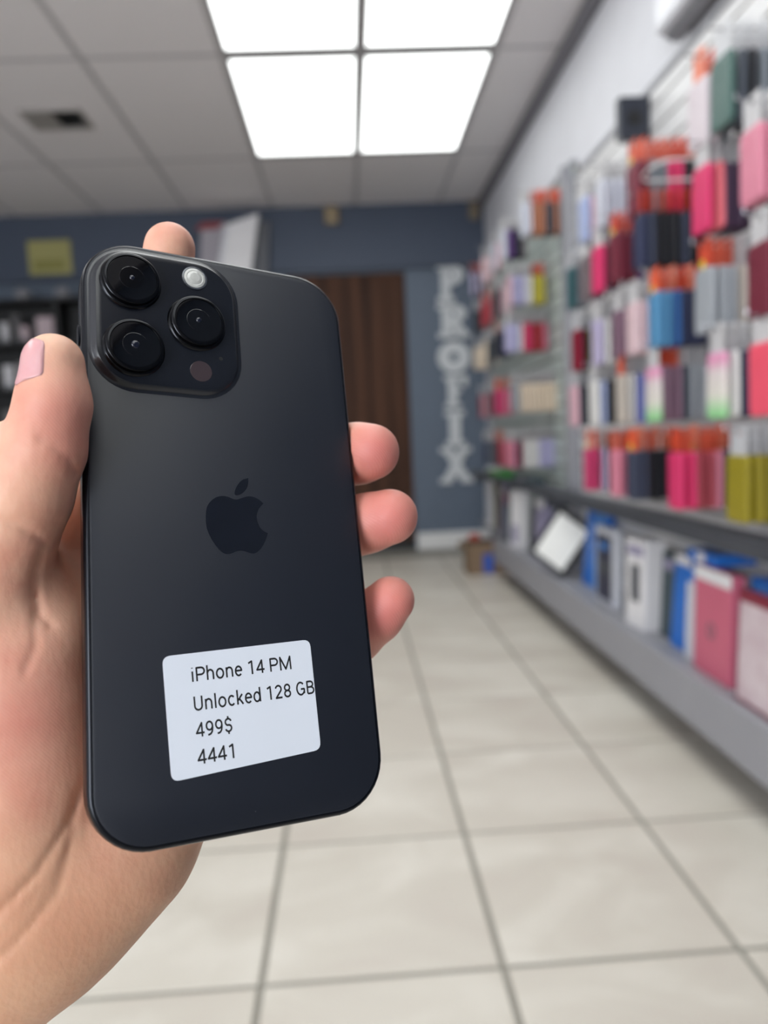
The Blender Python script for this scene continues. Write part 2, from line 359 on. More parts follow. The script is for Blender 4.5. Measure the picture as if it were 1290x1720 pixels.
def head_mesh(h):
    w, u, l = {'p': (.024, .013, -.05), 'q': (.029, .006, -.056), 'r': (.030, .008, -.048)}.get(h, (.033, .009, -.056))
    bm = bmesh.new(); o = [(-w, l), (w, l), (w, u), (-w, u)]; i = [(-.006, -.010), (.006, -.010), (.006, .0028), (-.006, .0028)]
    V = [[[bm.verts.new((x, p, q)) for p, q in s] for s in (o, i)] for x in (-.0006, .0006)]
    for k in range(4):
        n = (k+1) % 4
        bm.faces.new((V[0][0][k], V[0][0][n], V[0][1][n], V[0][1][k])); bm.faces.new((V[1][0][k], V[1][1][k], V[1][1][n], V[1][0][n]))
        bm.faces.new((V[0][0][k], V[1][0][k], V[1][0][n], V[0][0][n])); bm.faces.new((V[0][1][k], V[0][1][n], V[1][1][n], V[1][1][k]))
    bmesh.ops.recalc_face_normals(bm, faces=bm.faces[:])
    me = bpy.data.meshes.new('header_card'); bm.to_mesh(me); bm.free(); me.materials.append(HEAD_M[h]); return me
CASE_ME = {c: case_mesh(c) for c in CASE_M}; HEAD_ME = {h: head_mesh(h) for h in HEAD_M}
bm = bmesh.new(); add_loft(bm, [[(x, .010*math.cos(a*math.pi/6)+.012, .010*math.sin(a*math.pi/6)-.042) for a in range(12)] for x in (-.0007, -.0014)])
bmesh.ops.recalc_face_normals(bm, faces=bm.faces[:]); DOT_ME = bpy.data.meshes.new('price_dot'); bm.to_mesh(DOT_ME); bm.free(); DOT_ME.materials.append(M_ydot)
ORD = ['first', 'second', 'third', 'fourth', 'fifth', 'sixth', 'seventh', 'eighth', 'ninth', 'tenth', 'eleventh', 'twelfth', 'thirteenth']
POS = ['frontmost']+[o+' back' for o in ORD[1:]]
def hang(rk, rack_word, row, k, Y, z, items, xf, pitch=.0165):
    """one wire hook with its packs, front pack at x = xf, the rest towards the wall"""
    n = len(items); bm = bmesh.new()
    xt = xf-.03
    add_tube(bm, [(SLAT_X-.0005, Y, z), (xt+.006, Y, z), (xt, Y, z+.003), (xt-.002, Y, z+.014)], .0022, 6)
    o = obj('hook', bm, M_steel, rk); o.matrix_parent_inverse = Matrix.Translation(-rk.location)
    for i, (c, h, dot) in enumerate(items):
        x = xf+i*pitch+random.uniform(-.0015, .0015)
        lb = f"{WORD.get(c, c)} phone case pack, {POS[i]} on {ORD[k]} hook from left, {row} row, {rack_word} rack"
        t = thing('phone_case_pack', lb, 'phone case', (x, Y, z), f'phone cases on the {row} row of the {rack_word} rack')
        t.rotation_euler = (random.uniform(-.03, .03), 0, random.uniform(-.07, .07))
        inst('case', CASE_ME[c], t); inst('header_card', HEAD_ME[random.choice('oqpqr') if h == 'o' else h], t)
        if dot: inst('price_dot', DOT_ME, t)
def expand(spec):
    out = []
    for s in spec.split():
        d = s.endswith('*'); s = s.rstrip('*'); c, h = (s.split('/')+['w'])[:2]
        n = 1
        if 'x' in c and c.split('x')[-1].isdigit(): n = int(c.split('x')[-1]); c = c[:c.rindex('x')]
        out += [(c, h, d and q == 0) for q in range(n)]
    return out
NEAR_ROWS = [('top', 1.672, [(985, 'lblue ppink grey'), (1012, 'silverx4 grey'), (1067, 'maroonx2/o* greyx2/o hotpinkx2/o blackx3/o', -.04), (1176, 'clearx2/o grey/o'), (1216, 'green/n dgrey/n black/n grey/n black/n redx2/n')]),
    ('second', 1.488, [(960, 'teal/n grey/n'), (985, 'taupe mauve'), (1008, 'hotpink plumx2'), (1034, 'maroonx3/r* purple/r'), (1075, 'navy/r* slate/r blackx3/r slate/r'), (1180, 'hotpink salmon dpurplex3'), (1262, 'pinkx2 greenx2')]),
    ('third', 1.268, [(968, 'crimson/n black/n olive/n'), (1002, 'lilac white'), (1038, 'mauvex2'), (1063, 'whitepinkx3'), (1100, 'sbluex2/o* blue/o navyx2/o'), (1186, 'lgreyx3/o* beigex3'), (1276, 'maroonx2')]),
    ('fourth', 1.08, [(962, 'ppink/n dgrey/n'), (996, 'white lblue blackx2'), (1042, 'beige/o white periwinklex2 lime'), (1098, 'grad mauvex2/o dgrey lgreyx3'), (1206, 'grad white navyx2'), (1280, 'coralx2')]),
    ('fifth', .862, [(984, 'magentax2/o* lilac'), (1030, 'pinkx2/o'), (1060, 'slatex2/o* blackx3/o'), (1134, 'hotpinkx2/o rosex2/o* pink/o navyx2/o crimson/o'), (1240, 'olivex6/n')])]
FAR_ROWS = [('top', 1.95, [(796, 'lilac/o'), (816, 'whitepinkx3'), (833, 'silver ppink white'), (850, 'silver purplex2'), (884, 'silverx2 tanx3/o')]),
    ('second', 1.70, [(799, 'black'), (812, 'redx2/o'), (824, 'rose/o taupe'), (838, 'black ppink white'), (857, 'ppink lavenderx3 whitex2 yellowx2/o')]),
    ('third', 1.475, [(798, 'creamx2'), (814, 'cream dgrey'), (834, 'black/o navy black'), (853, 'lavenderx3 white hotpinkx2 redx3 pink')]),
    ('fourth', 1.165, [(803, 'crimson ppink'), (817, 'maroon taupe'), (832, 'magentax2/o pink/o'), (858, 'lgreyx2 creamx9')]),
    ('fifth', .88, [(808, 'navy grey'), (822, 'dgrey maroon/o'), (836, 'rose/o pinkx2'), (854, 'pink navy crimson whitex4 lavenderx4')])]
for rk, word, rows, xf in ((NEAR, 'near', NEAR_ROWS, .80), (FARR, 'far', FAR_ROWS, .84)):
    for row, z, hooks in rows:
        for k, (px, spec, *dz) in enumerate(hooks):
            items = expand(spec)
            Y = min(on_x(px, 560, xf).y, 5.36); pitch = .0225 if word == 'near' else .0205
            # a stack runs on towards the wall until the next nearer hook hides it
            nxt = hooks[k+1][0] if k+1 < len(hooks) else (1330 if word == 'near' else 946)
            need = min(int((nxt-px)/(pitch*F_PX/Y))+1, int((SLAT_X-.012-xf)/pitch))
            base = [c for c in items]
            while len(items) < need: c = base[-1-(len(items) % 2 if len(base) > 1 else 0)]; items.append((random.choice([c[0], c[0], 'dgrey', 'taupe', 'black']), c[1], False))
            hang(rk, word, row, k, Y, z+sum(dz), items, xf, pitch)
bm = bmesh.new(); pts = [(SLAT_X-.0005, 1.83, 1.505), (.80, 1.83, 1.505)]+[(.80-.03*math.sin(a*math.pi/6), 1.905-.075*math.cos(a*math.pi/6), 1.505) for a in range(1, 6)]+[(.80, 1.98, 1.505), (SLAT_X-.0005, 1.98, 1.505)]
add_tube(bm, pts, .0032, 6); o = obj('loop_hook', bm, mat('white_wire', (214, 210, 210), .35), NEAR); o.matrix_parent_inverse = Matrix.Translation(-NEAR.location)

# ------------------------------------------------------------------ goods on the base decks
DK = .2355
def slab(name, label, cat, x, y, h, wy, tx, m, rz=0., lean=0., parts=(), z=DK, group=None, r=.006):
    """an upright boxed item whose broad face looks out from the wall (-x); lean tips its top towards the wall"""
    t = thing(name, label, cat, (x, y, z), group); t.rotation_euler = (0, lean, rz)
    bm = bmesh.new(); add_bevel_box(bm, 0, tx, -wy/2, wy/2, 0, h, r*.35); obj('carton', bm, m, t)
    for nm, mm, y0, y1, z0, z1, d in parts:
        bm = bmesh.new(); add_box(bm, -d, -.0002, y0*wy, y1*wy, z0*h, z1*h); obj(nm, mm, None) if False else obj(nm, bm, mm, t)
    return t
M_pinkc = mat('dusty_pink_card', (200, 98, 122), .45); M_whitec = mat('white_card_box', (228, 226, 228), .45); M_bluec = mat('bright_blue_card', (30, 108, 200), .42)
M_bluec2 = mat('mid_blue_card', (70, 136, 214), .42); M_navyc = mat('navy_card', (40, 42, 66), .4); M_tealc = mat('dark_teal_card', (56, 72, 78), .5); M_lilacc = mat('lilac_card', (150, 144, 172), .5)
M_claret = mat('claret_card', (128, 36, 56), .5); M_clearb = mat('frosted_blister', (204, 206, 214), .3); M_greenc = mat('green_card', (58, 150, 60), .5); M_floral = mat('pale_floral_card', (222, 212, 214), .45, noise=(22., (176, 146, 156)))
def deck(px0, py0, px1, py1):                      # two bottom corners of a face seen in the photograph -> points on the deck
    return on_z(px0, py0, DK), on_z(px1, py1, DK)
ring_bm = bmesh.new()
t = slab('tablet_case_box', 'dusty pink tablet case box with white top band and grey ring mark', 'box', .885, 1.825, .275, .19, .035, M_pinkc, .0, .03, [('top_band', M_whitec, -.5, .5, .88, 1.0, .001)])
bm = bmesh.new()
for k in range(20):
    a, b2 = 2*math.pi*k/20, 2*math.pi*(k+1)/20
    vs = [bm.verts.new((x, r*math.cos(q), .12+r*1.1*math.sin(q))) for x in (-.0015, -.0003) for r, q in ((.019, a), (.019, b2), (.012, b2), (.012, a))]
    for q in ((0, 1, 2, 3), (4, 7, 6, 5), (0, 4, 5, 1), (2, 6, 7, 3)): bm.faces.new([vs[i] for i in q])
obj('ring_mark', bm, mat('grey_print', (110, 96, 104), .5), t)
slab('tablet_case_box', 'bright blue tablet case box right behind the pink box', 'box', .94, 1.70, .27, .11, .05, M_bluec, .0, .05, [('front_card', M_bluec2, -.4, .4, .72, .95, .001)])
slab('tablet_case_box', 'pale floral tablet case box with claret edges, nearest on the lower deck', 'box', .868, 1.575, .262, .19, .02, M_claret, .0, .04, [('front_card', M_floral, -.44, .44, .04, .9, .0012)])
slab('tablet_case_box', 'white narrow box with dark window standing on the lower deck', 'box', .885, 2.33, .285, .13, .07, M_whitec, .1, .02, [('window', M_grey_d, -.22, .22, .3, .72, .001), ('end_label', M_lilacc, -.4, .4, .82, .93, .001)])
slab('tablet_case_box', 'dark teal slim box between the white and blue boxes', 'box', .93, 2.2, .26, .09, .03, M_tealc, 0, .05, [('label_strip', M_lilacc, -.35, .35, .8, .92, .001)])
slab('tablet_case_box', 'narrow bright blue box leaning beside the dark teal box', 'box', .915, 2.085, .27, .1, .035, M_bluec, 0, .08, [('top_band', M_whitec, -.5, .5, .9, 1., .001)])
slab('tablet_case_box', 'frosted clear pack just left of the pink box', 'box', .90, 1.985, .25, .04, .06, M_clearb, 0, .04, [('top_band', M_bluec, -.5, .5, .86, 1., .001)])
slab('phone_box', 'clear boxed navy phone cover with blue mark standing on the deck', 'box', .905, 2.68, .28, .2, .03, M_clearb, .0, .02, [('cover', M_navyc, -.38, .38, .06, .9, .003), ('blue_mark', M_bluec2, -.2, .2, .72, .8, .0038), ('grey_band', M_grey_d, -.38, .38, .4, .56, .0036)])
slab('tablet_case_box', 'large blue box behind the tilted white tablet', 'box', .95, 2.98, .315, .22, .04, M_bluec, .0, .1, [('pale_panel', M_bluec2, -.5, -.05, .0, 1., .001)])
# tablet in a black frame propped on one corner
t = thing('display_tablet', 'white screened tablet in a black frame tilted on its corner on the deck', 'tablet', (.895, 3.2, DK)); t.rotation_euler = (0, 0, math.radians(52))
hw, hh, ang = .098, .125, math.radians(33)
zc = hw*math.sin(ang)+hh*math.cos(ang)
Mt = Matrix.Translation((0, 0, zc)) @ Matrix.Rotation(.14, 4, 'Y') @ Matrix.Rotation(ang, 4, 'X')
bm = bmesh.new(); add_bevel_box(bm, 0, .012, -hw, hw, -hh, hh, .005, Mt); obj('tablet_frame', bm, M_dark, t)
bm = bmesh.new(); add_box(bm, -.001, -.0002, -hw+.022, hw-.022, -hh+.022, hh-.022, Mt); obj('screen_card', bm, mat('white_screen_card', (240, 240, 236), .4), t)
slab('carton', 'white upright carton at the far end of the deck by the blue wall', 'box', .935, 5.15, .40, .2, .08, M_whitec, 0, .02, [('side_label', M_clearb, -.3, .3, .1, .5, .001)])
slab('carton', 'olive thin carton beside the white upright carton', 'box', .935, 4.93, .33, .07, .07, mat('olive_card', (84, 76, 34), .5), 0, .02, [('label_strip', M_dark, -.3, .3, .6, .8, .001)])
slab('carton', 'lilac grey upright carton with green wrap above it', 'box', .935, 4.7, .32, .12, .06, M_lilacc, 0, .04, [('label_strip', M_whitec, -.3, .3, .75, .9, .001)])
slab('carton', 'dark teal carton beside the lilac carton', 'box', .9, 4.4, .31, .12, .06, M_tealc, 0, .03, [('label_strip', M_claret, -.4, .4, .7, .95, .001)])
slab('carton', 'white cracked carton in the middle of the far deck', 'box', .885, 4.1, .32, .14, .05, M_whitec, .2, .06, [('side_label', M_lilacc, -.3, .3, .1, .4, .001)])
slab('carton', 'grey lilac carton left of the tilted tablet', 'box', .92, 3.72, .3, .16, .05, M_lilacc, 0, .06, [('top_band', M_whitec, -.5, .5, .85, 1., .001)])
# flat things lying on the dark lower shelf
def flat(name, label, x, y, m, wx, wy, h, rz=0., strap=None):
    t = thing(name, label, 'box', (x, y, .6035)); t.rotation_euler = (0, 0, rz)
    bm = bmesh.new(); add_bevel_box(bm, -wx/2, wx/2, -wy/2, wy/2, 0, h, .003); obj('carton', bm, m, t)
    if strap: bm = bmesh.new(); add_box(bm, -wx/2-.001, wx/2+.001, -wy*.12, wy*.12, .002, h+.001); obj('paper_band', bm, strap, t)
flat('flat_pack', 'green flat pack lying on the dark shelf of the far rack', .925, 4.62, M_greenc, .1, .34, .035, 0, mat('yellow_green_card', (120, 150, 40), .5))
flat('flat_pack', 'slate flat pack lying on the dark shelf of the far rack', .94, 3.95, M_tealc, .09, .3, .03, .05, M_grey)

t = slab('flat_pack', 'bright blue flat pack lying across the tops of the pink and clear boxes', 'box', .905, 1.915, .03, .15, .11, M_bluec, 0, 0, [('paper_band', M_whitec, -.15, .15, .1, .9, .001)], z=.513)

# ------------------------------------------------------------------ things on the walls and floor
t = thing('wall_unit', 'white boxy unit high on the right wall above the rack', 'appliance', (XR-.001, 2.0, 2.065))
a = on_x(1133, 68, .93)
bm = bmesh.new(); add_bevel_box(bm, -.10, 0, -.35, .36, -.03, .3, .02); obj('housing', bm, mat('white_appliance_plastic', (224, 224, 230), .4), t)
bm = bmesh.new(); add_box(bm, -.07, -.03, -.33, .34, -.034, -.0305); obj('underside_shade', bm, M_grey_d, t)  # dark strip paints the shadow along the unit's underside
for k in range(2):
    bm = bmesh.new(); add_box(bm, -.015, .015, -.33, .34, -.001, .001, Matrix.Rotation(.5, 4, 'Y')); o = obj('louvre', bm, M_grey, t); o.location = (-.04-.02*k, 0, -.042)
t.location.y = 2.0
p = on_x(1046, 200, 1.0)
t = thing('speaker_box', 'small dark navy box fixed at the top of the near rack', 'speaker', (.995, 2.58, 1.825))
bm = bmesh.new(); add_bevel_box(bm, -.05, .054, -.02, .02, 0, .135, .005); obj('cabinet', bm, mat('dark_navy_plastic', (38, 42, 54), .5), t)
bm = bmesh.new(); add_lathe(bm, [(.0, 0), (.022, 0), (.024, .003), (.0, .004)][1:3], 20); o = obj('speaker_cone', bm, M_dark, t); o.rotation_euler = (math.pi/2, 0, 0); o.location = (0, -.0202, .065)
p = on_z(820, 962, 0)
t = thing('cardboard_box', 'open brown cardboard box with blue label on the floor by the back wall', 'box', (.823, 4.68, 0))
M_card = mat('brown_cardboard', (128, 106, 84), .8)
bm = bmesh.new(); W, D, H = .125, .1, .2
for a in ((-W, W, -D, -D+.005), (-W, W, D-.005, D), (-W, -W+.005, -D+.005, D-.005), (W-.005, W, -D+.005, D-.005)): add_box(bm, *a, .005, H)
add_box(bm, -W, W, -D, D, 0, .005); obj('box_body', bm, M_card, t)
bm = bmesh.new(); add_box(bm, -.001, .05, -.09, .09, -.002, .002, Matrix.Translation((-W-.001, 0, H)) @ Matrix.Rotation(2.6, 4, 'Y')); obj('flap', bm, M_card, t)
bm = bmesh.new(); add_box(bm, -.03, .03, -D-.0012, -D-.0002, .01, .13); obj('blue_label', bm, mat('blue_label_paper', (40, 84, 178), .5), t)
o = tag(boxo('folded_cloth', mat('dark_claret_cloth', (54, 26, 36), .9, bump=(60., .4)), 0.72, .925, 4.595, 4.765, .0055, .205, None, .02), 'dark claret bundle inside the brown cardboard box', 'bundle')
bm = bmesh.new(); bmesh.ops.create_icosphere(bm, subdivisions=2, radius=.04)
for vv in bm.verts: vv.co = vv.co*(1+.15*math.sin(vv.co.x*160)*math.cos(vv.co.y*130)); vv.co.z *= .6
o = tag(obj('crumpled_wrapper', bm, mat('red_orange_wrapper', (176, 74, 54), .5), smooth=True, loc=(.755, 4.66, .228)), 'crumpled red orange wrapper on top of the cardboard box', 'wrapper')
t = thing('waste_bin', 'black small bin on the floor right of the cardboard box', 'bin', (.995, 4.68, 0))
bm = bmesh.new(); add_loft(bm, [[(p*s, q*s, z) for p, q in rrect(.034, .07, .015, 4)] for z, s in ((0, .85), (.19, 1.), (.19, .92), (.01, .8))]); obj('bin_body', bm, M_dark, t)
bm = bmesh.new(); add_loft(bm, [[(p*s, q*s, z) for p, q in rrect(.034, .07, .015, 4)] for z, s in ((.185, 1.04), (.2, 1.04))], False, False); obj('bin_rim', bm, M_dark, t)
p = on_y(557, 359, YB)
t = thing('ceiling_sensor', 'tan small sensor box at the top of the blue wall above the door', 'sensor', (p.x, YB-.052, 2.5))
bm = bmesh.new(); add_bevel_box(bm, -.05, .05, -.045, 0, -.06, .06, .012); obj('housing', bm, mat('tan_plastic', (158, 138, 104), .5), t)
bm = bmesh.new(); add_lathe(bm, [(.018, 0), (.015, .008), (.004, .012)], 16); o = obj('lens', bm, M_groove, t); o.rotation_euler = (math.pi/2, 0, 0); o.location = (0, -.045, -.015)
t = thing('ceiling_sensor', 'dim tan sensor in the top right corner of the blue wall', 'sensor', (1.0, YB-.052, 2.5))
bm = bmesh.new(); add_bevel_box(bm, -.035, .035, -.045, 0, -.06, .06, .012); obj('housing', bm, mat('dim_tan_plastic', (128, 114, 92), .5), t)
bm = bmesh.new(); add_lathe(bm, [(.016, 0), (.013, .008), (.004, .012)], 16); o = obj('lens', bm, M_groove, t); o.rotation_euler = (math.pi/2, 0, 0); o.location = (0, -.045, -.015)
a, b_ = on_y(45, 405, YB-.06), on_y(122, 460, YB-.06)
t = thing('wall_notice', 'yellow green rectangular notice high on the blue wall above the black rack', 'sign', ((a.x+b_.x)/2, YB-.0505, (a.z+b_.z)/2))
w2, h2 = (b_.x-a.x)/2, (a.z-b_.z)/2
bm = bmesh.new(); add_bevel_box(bm, -w2, w2, -.014, 0, -h2, h2, .004); obj('notice_panel', bm, mat('yellow_green_panel', (164, 158, 98), .5), t)
bm = bmesh.new(); add_box(bm, -w2*.75, w2*.7, -.0155, -.0142, -h2*.75, -h2*.12); obj('darker_band', bm, mat('olive_panel_print', (138, 134, 66), .5), t)

# black rack with grey packs on the back wall at the left
BY = YB-.32
bk = thing('black_rack', 'black display rack with grey packs against the blue back wall at the left', 'rack', (-1.6, BY+.2, 0))
def bpart(nm, m, *b, bev=0.): o = boxo(nm, m, *b, None, bev); o.parent = bk; o.matrix_parent_inverse = Matrix.Translation(-bk.location); return o
M_bk = mat('black_melamine', (12, 12, 14), .5)
TOPZ = on_y(60, 500, BY).z
bpart('back_panel', M_bk, -2.75, -.55, YB-.08, YB-.055, .05, TOPZ)
for xx in (-2.75, -2.0, -1.27, -.575): bpart('side_panel', M_bk, xx, xx+.025, BY, YB-.081, .0, TOPZ)
shelf_z = [on_y(60, y, BY).z for y in (578, 655, 735, 815)]
for zz in [TOPZ-.022]+shelf_z+[.1]:
    for xa, xb in ((-2.724, -2.001), (-1.974, -1.271), (-1.244, -.576)): bpart('shelf', M_bk, xa, xb, BY, YB-.081, zz, zz+.02)
for px in (38, 105):
    p = on_y(px, 492, BY+.05); bm = bmesh.new(); add_lathe(bm, [(.02, 0), (.05, .004), (.052, .05), (.03, .075), (.01, .08)], 20)
    tag(obj('round_tin', bm, mat('pale_grey_tin_paint', (128, 128, 134), .5), smooth=True, loc=(p.x, p.y, TOPZ-.0015)), f"grey round tin on top of the black rack, {'left' if px < 60 else 'right'} one", 'tin', 'tins on the black rack')
gre = {'white': (214, 212, 216), 'grey': (120, 118, 120), 'mid grey': (150, 146, 148), 'pinkish': (196, 176, 182), 'dark grey': (84, 82, 84)}
PK = [(0, 10, 542, 'white'), (14, 34, 528, 'dark grey'), (22, 48, 548, 'pinkish'), (54, 74, 535, 'grey'), (84, 118, 532, 'pinkish'), (0, 22, 614, 'white'), (24, 44, 610, 'mid grey'), (58, 84, 622, 'dark grey'), (0, 16, 690, 'grey'), (20, 40, 694, 'dark grey')]
for x0, x1, yt, cw in PK:
    row = 0 if yt < 580 else 1 if yt < 660 else 2
    a, b_ = on_y(x0, yt, BY+.06), on_y(x1, yt, BY+.06); zb = shelf_z[row]+.0203
    side = f'{(x0+x1)//2}'
    ctr = (a.x+b_.x)/2; ctr = min(max(ctr, -2.7), -.6)
    if abs(ctr+1.9875) < .09: ctr = -2.09
    lb = f"{cw} small boxed accessory on {('upper', 'middle', 'lower')[row]} black shelf, {ORD[[p for p in PK if (p[2] < 580, p[2] < 660) == (yt < 580, yt < 660)].index((x0, x1, yt, cw))]} from the left"
    t = thing('accessory_box', lb, 'box', (ctr, BY+.06+random.uniform(0, .02), zb), 'accessory boxes on the black rack')
    hw_ = max(.022, (b_.x-a.x)/2-.012)
    bm = bmesh.new(); add_bevel_box(bm, -hw_, hw_, 0, .05, 0, max(.05, a.z-zb), .003); obj('carton', bm, mat('accessory_'+cw.replace(' ', '_'), gre[cw], .5), t)
    bm = bmesh.new(); add_box(bm, -hw_*.6, hw_*.6, -.001, -.0002, .012, .03); obj('label_strip', bm, M_grey_d, t)
# leaning white box and its neighbours on top of that rack
TY0 = BY+.09
def poly_slab(name, label, px, m, y0, th, extra=None):
    pts = [on_y(x, y, y0) for x, y in px]; o = thing(name, label, 'box', (pts[0].x, y0, TOPZ))
    P = [(q.x-pts[0].x, q.z-TOPZ) for q in pts]
    bm = bmesh.new(); add_loft(bm, [[(x, y, z) for x, z in P] for y in (0, th)]); obj('carton', bm, m, o)
    if extra:
        nm, mm, f = extra; bm = bmesh.new(); add_loft(bm, [[(x, y, z) for x, z in f(P)] for y in (-.0012, -.0002)]); obj(nm, bm, mm, o)
    return o
zpx = lambda x: 860-((Vector((on_y(x, 500, TY0).x, TY0, TOPZ+.001))-CAM).dot(CU)/(Vector((on_y(x, 500, TY0).x, TY0, TOPZ+.001))-CAM).dot(CW))*F_PX
b0, b1, b2, b3, b4 = zpx(350), zpx(412), zpx(432), zpx(340), zpx(372)
poly_slab('white_carton', 'white tilted carton standing on top of the black rack behind the phone', [(357, b0), (416, b1), (434, 358), (378, 378)], M_whitec, TY0, .07, ('edge_strip', M_clearb, lambda P: [P[0], ((P[0][0]*.9+P[1][0]*.1), P[0][1]), ((P[3][0]*.9+P[2][0]*.1), P[3][1]*.98), (P[3][0]+.001, P[3][1]*.98)]))
poly_slab('red_white_carton', 'red topped white carton left of the white tilted carton', [(334, b3), (372, b4), (378, 372), (338, 374)], mat('pale_grey_card', (166, 160, 168), .5), TY0+.1, .05, ('red_top', mat('dull_red_card', (134, 48, 54), .5), lambda P: [(P[0][0]+.002, P[3][1]*.9), (P[1][0], P[2][1]*.9), P[2], P[3]]))
poly_slab('dark_grey_carton', 'dark grey carton behind the right edge of the white tilted carton', [(420, b1), (447, b2), (452, 372), (430, 372)], mat('dark_grey_card', (92, 94, 100), .6), TY0+.1, .05, ('edge_strip', M_grey, lambda P: [(P[1][0]*.98, P[1][1]+.005), P[1], P[2], (P[2][0]*.98, P[2][1]-.002)]))

# ------------------------------------------------------------------ the phone
pX = Vector((.87459452, -.02191632, .48435947)); pY = Vector((-.10218916, .96820606, .22832958)); pN = Vector((.47396392, .24919208, -.84454811)); pT = Vector((-.0409558, -.00252364, .20659557))
def rot(v): return CR*v.x + CU*v.y + CW*v.z
wX, wY, wN = rot(pX), rot(pY), rot(pN)
PHM = Matrix(((wX.x, wY.x, wN.x, 0), (wX.y, wY.y, wN.y, 0), (wX.z, wY.z, wN.z, 0), (0, 0, 0, 1)))
PHM.translation = CAM + rot(pT)
ph = thing('smartphone', 'black smartphone held upright showing its matte back, triple camera and price label', 'phone'); ph.matrix_world = PHM
def loc(x, y, off=0.):
    d = Vector(((x-645)/F_PX, -(y-860)/F_PX, 1)); c = pT + pN*off; s = c.dot(pN)/d.dot(pN); p = d*s-c
    return p.dot(pX), p.dot(pY)
HX, HY, TH, RC = .0388, .08035, .00785, .0145

def glass_material():
    m = bpy.data.materials.new('matte_black_glass'); m.use_nodes = True; nt = m.node_tree; b = nt.nodes['Principled BSDF']
    tc = nt.nodes.new('ShaderNodeTexCoord')
    v = nt.nodes.new('ShaderNodeTexVoronoi'); v.inputs['Scale'].default_value = 190.; v.inputs['Randomness'].default_value = 1.
    nt.links.new(tc.outputs['Object'], v.inputs['Vector'])
    n = nt.nodes.new('ShaderNodeTexNoise'); n.inputs['Scale'].default_value = 45.; nt.links.new(tc.outputs['Object'], n.inputs['Vector'])
    lt = nt.nodes.new('ShaderNodeMath'); lt.operation = 'LESS_THAN'; lt.inputs[1].default_value = .028; nt.links.new(v.outputs['Distance'], lt.inputs[0])
    gt = nt.nodes.new('ShaderNodeMath'); gt.operation = 'GREATER_THAN'; gt.inputs[1].default_value = .58; nt.links.new(n.outputs['Fac'], gt.inputs[0])
    mu = nt.nodes.new('ShaderNodeMath'); mu.operation = 'MULTIPLY'; nt.links.new(lt.outputs[0], mu.inputs[0]); nt.links.new(gt.outputs[0], mu.inputs[1])
    mx = nt.nodes.new('ShaderNodeMix'); mx.data_type = 'RGBA'; mx.inputs[6].default_value = (.0105, .0125, .019, 1); mx.inputs[7].default_value = (.10, .10, .11, 1)
    nt.links.new(mu.outputs[0], mx.inputs[0]); nt.links.new(mx.outputs[2], b.inputs['Base Color'])
    n3 = nt.nodes.new('ShaderNodeTexNoise'); n3.inputs['Scale'].default_value = 60.; n3.inputs['Detail'].default_value = 5; nt.links.new(tc.outputs['Object'], n3.inputs['Vector'])
    mr = nt.nodes.new('ShaderNodeMapRange'); mr.inputs['To Min'].default_value = .38; mr.inputs['To Max'].default_value = .46
    nt.links.new(n3.outputs['Fac'], mr.inputs[0]); nt.links.new(mr.outputs[0], b.inputs['Roughness'])
    b.inputs['Specular IOR Level'].default_value = .5
    return m
M_glass = glass_material()
M_pframe = mat('black_steel_band', (22, 24, 30), .22, .6)
M_gloss = mat('gloss_black_glass', (5, 6, 9), .05, 0, .5, noise=(260., (12, 13, 17)))
M_ring = mat('black_lens_ring', (14, 15, 18), .18, .7, noise=(900., (24, 25, 29)))
M_rim = mat('matte_black_glass_rim', (30, 32, 37), .24, 0, .6, noise=(700., (30, 32, 38)))
M_plat = mat('satin_black_glass', (17, 19, 25), .2, 0, .5, noise=(700., (22, 24, 30)))

def outline(s, z, hx=HX, hy=HY, r=RC): return [(x, y, z) for x, y in rrect(hx-s, hy-s, r-s, 10)]
bm = bmesh.new()
add_loft(bm, [outline(.0016, -.0002), outline(.0009, -.00025), outline(.0003, -.0008), outline(0, -.0018), outline(0, -.0062), outline(.0004, -.0071), outline(.0012, -TH+.0001), outline(.0018, -TH+.0001)], False, False)
smooth_by_angle(obj('frame', bm, M_pframe, ph), 50)
bm = bmesh.new(); add_loft(bm, [outline(.00125, -.0009), outline(.00125, -.0003), outline(.0019, .0)], False, True); smooth_by_angle(obj('back_glass', bm, M_glass, ph), 30)
bm = bmesh.new(); add_loft(bm, [outline(.0014, -TH+.0006), outline(.0014, -TH+.0002), outline(.0022, -TH)], False, True); smooth_by_angle(obj('screen', bm, M_gloss, ph), 30)
# antenna breaks and side buttons on the visible left edge
M_ant = mat('antenna_band_plastic', (40, 42, 48), .5)
for yy, h in ((.052, .006), (.034, .0095), (.0205, .0095)):
    bm = bmesh.new(); add_loft(bm, [[(-HX-dx, yy+p, -.0042+q) for p, q in rrect(h/2*s, .0014*s, .0012*s, 4)] for dx, s in ((-.0003, 1.), (.0004, 1.), (.0006, .85))]); smooth_by_angle(obj('side_button', bm, M_pframe, ph), 40)
for xx in (-.0245, .0245):
    for sy in (1, -1):
        bm = bmesh.new(); add_box(bm, xx-.0006, xx+.0006, min(sy*(HY-.0004), sy*(HY+.00003)), max(sy*(HY-.0004), sy*(HY+.00003)), -.0060, -.0020); obj('antenna_band', bm, M_ant, ph)
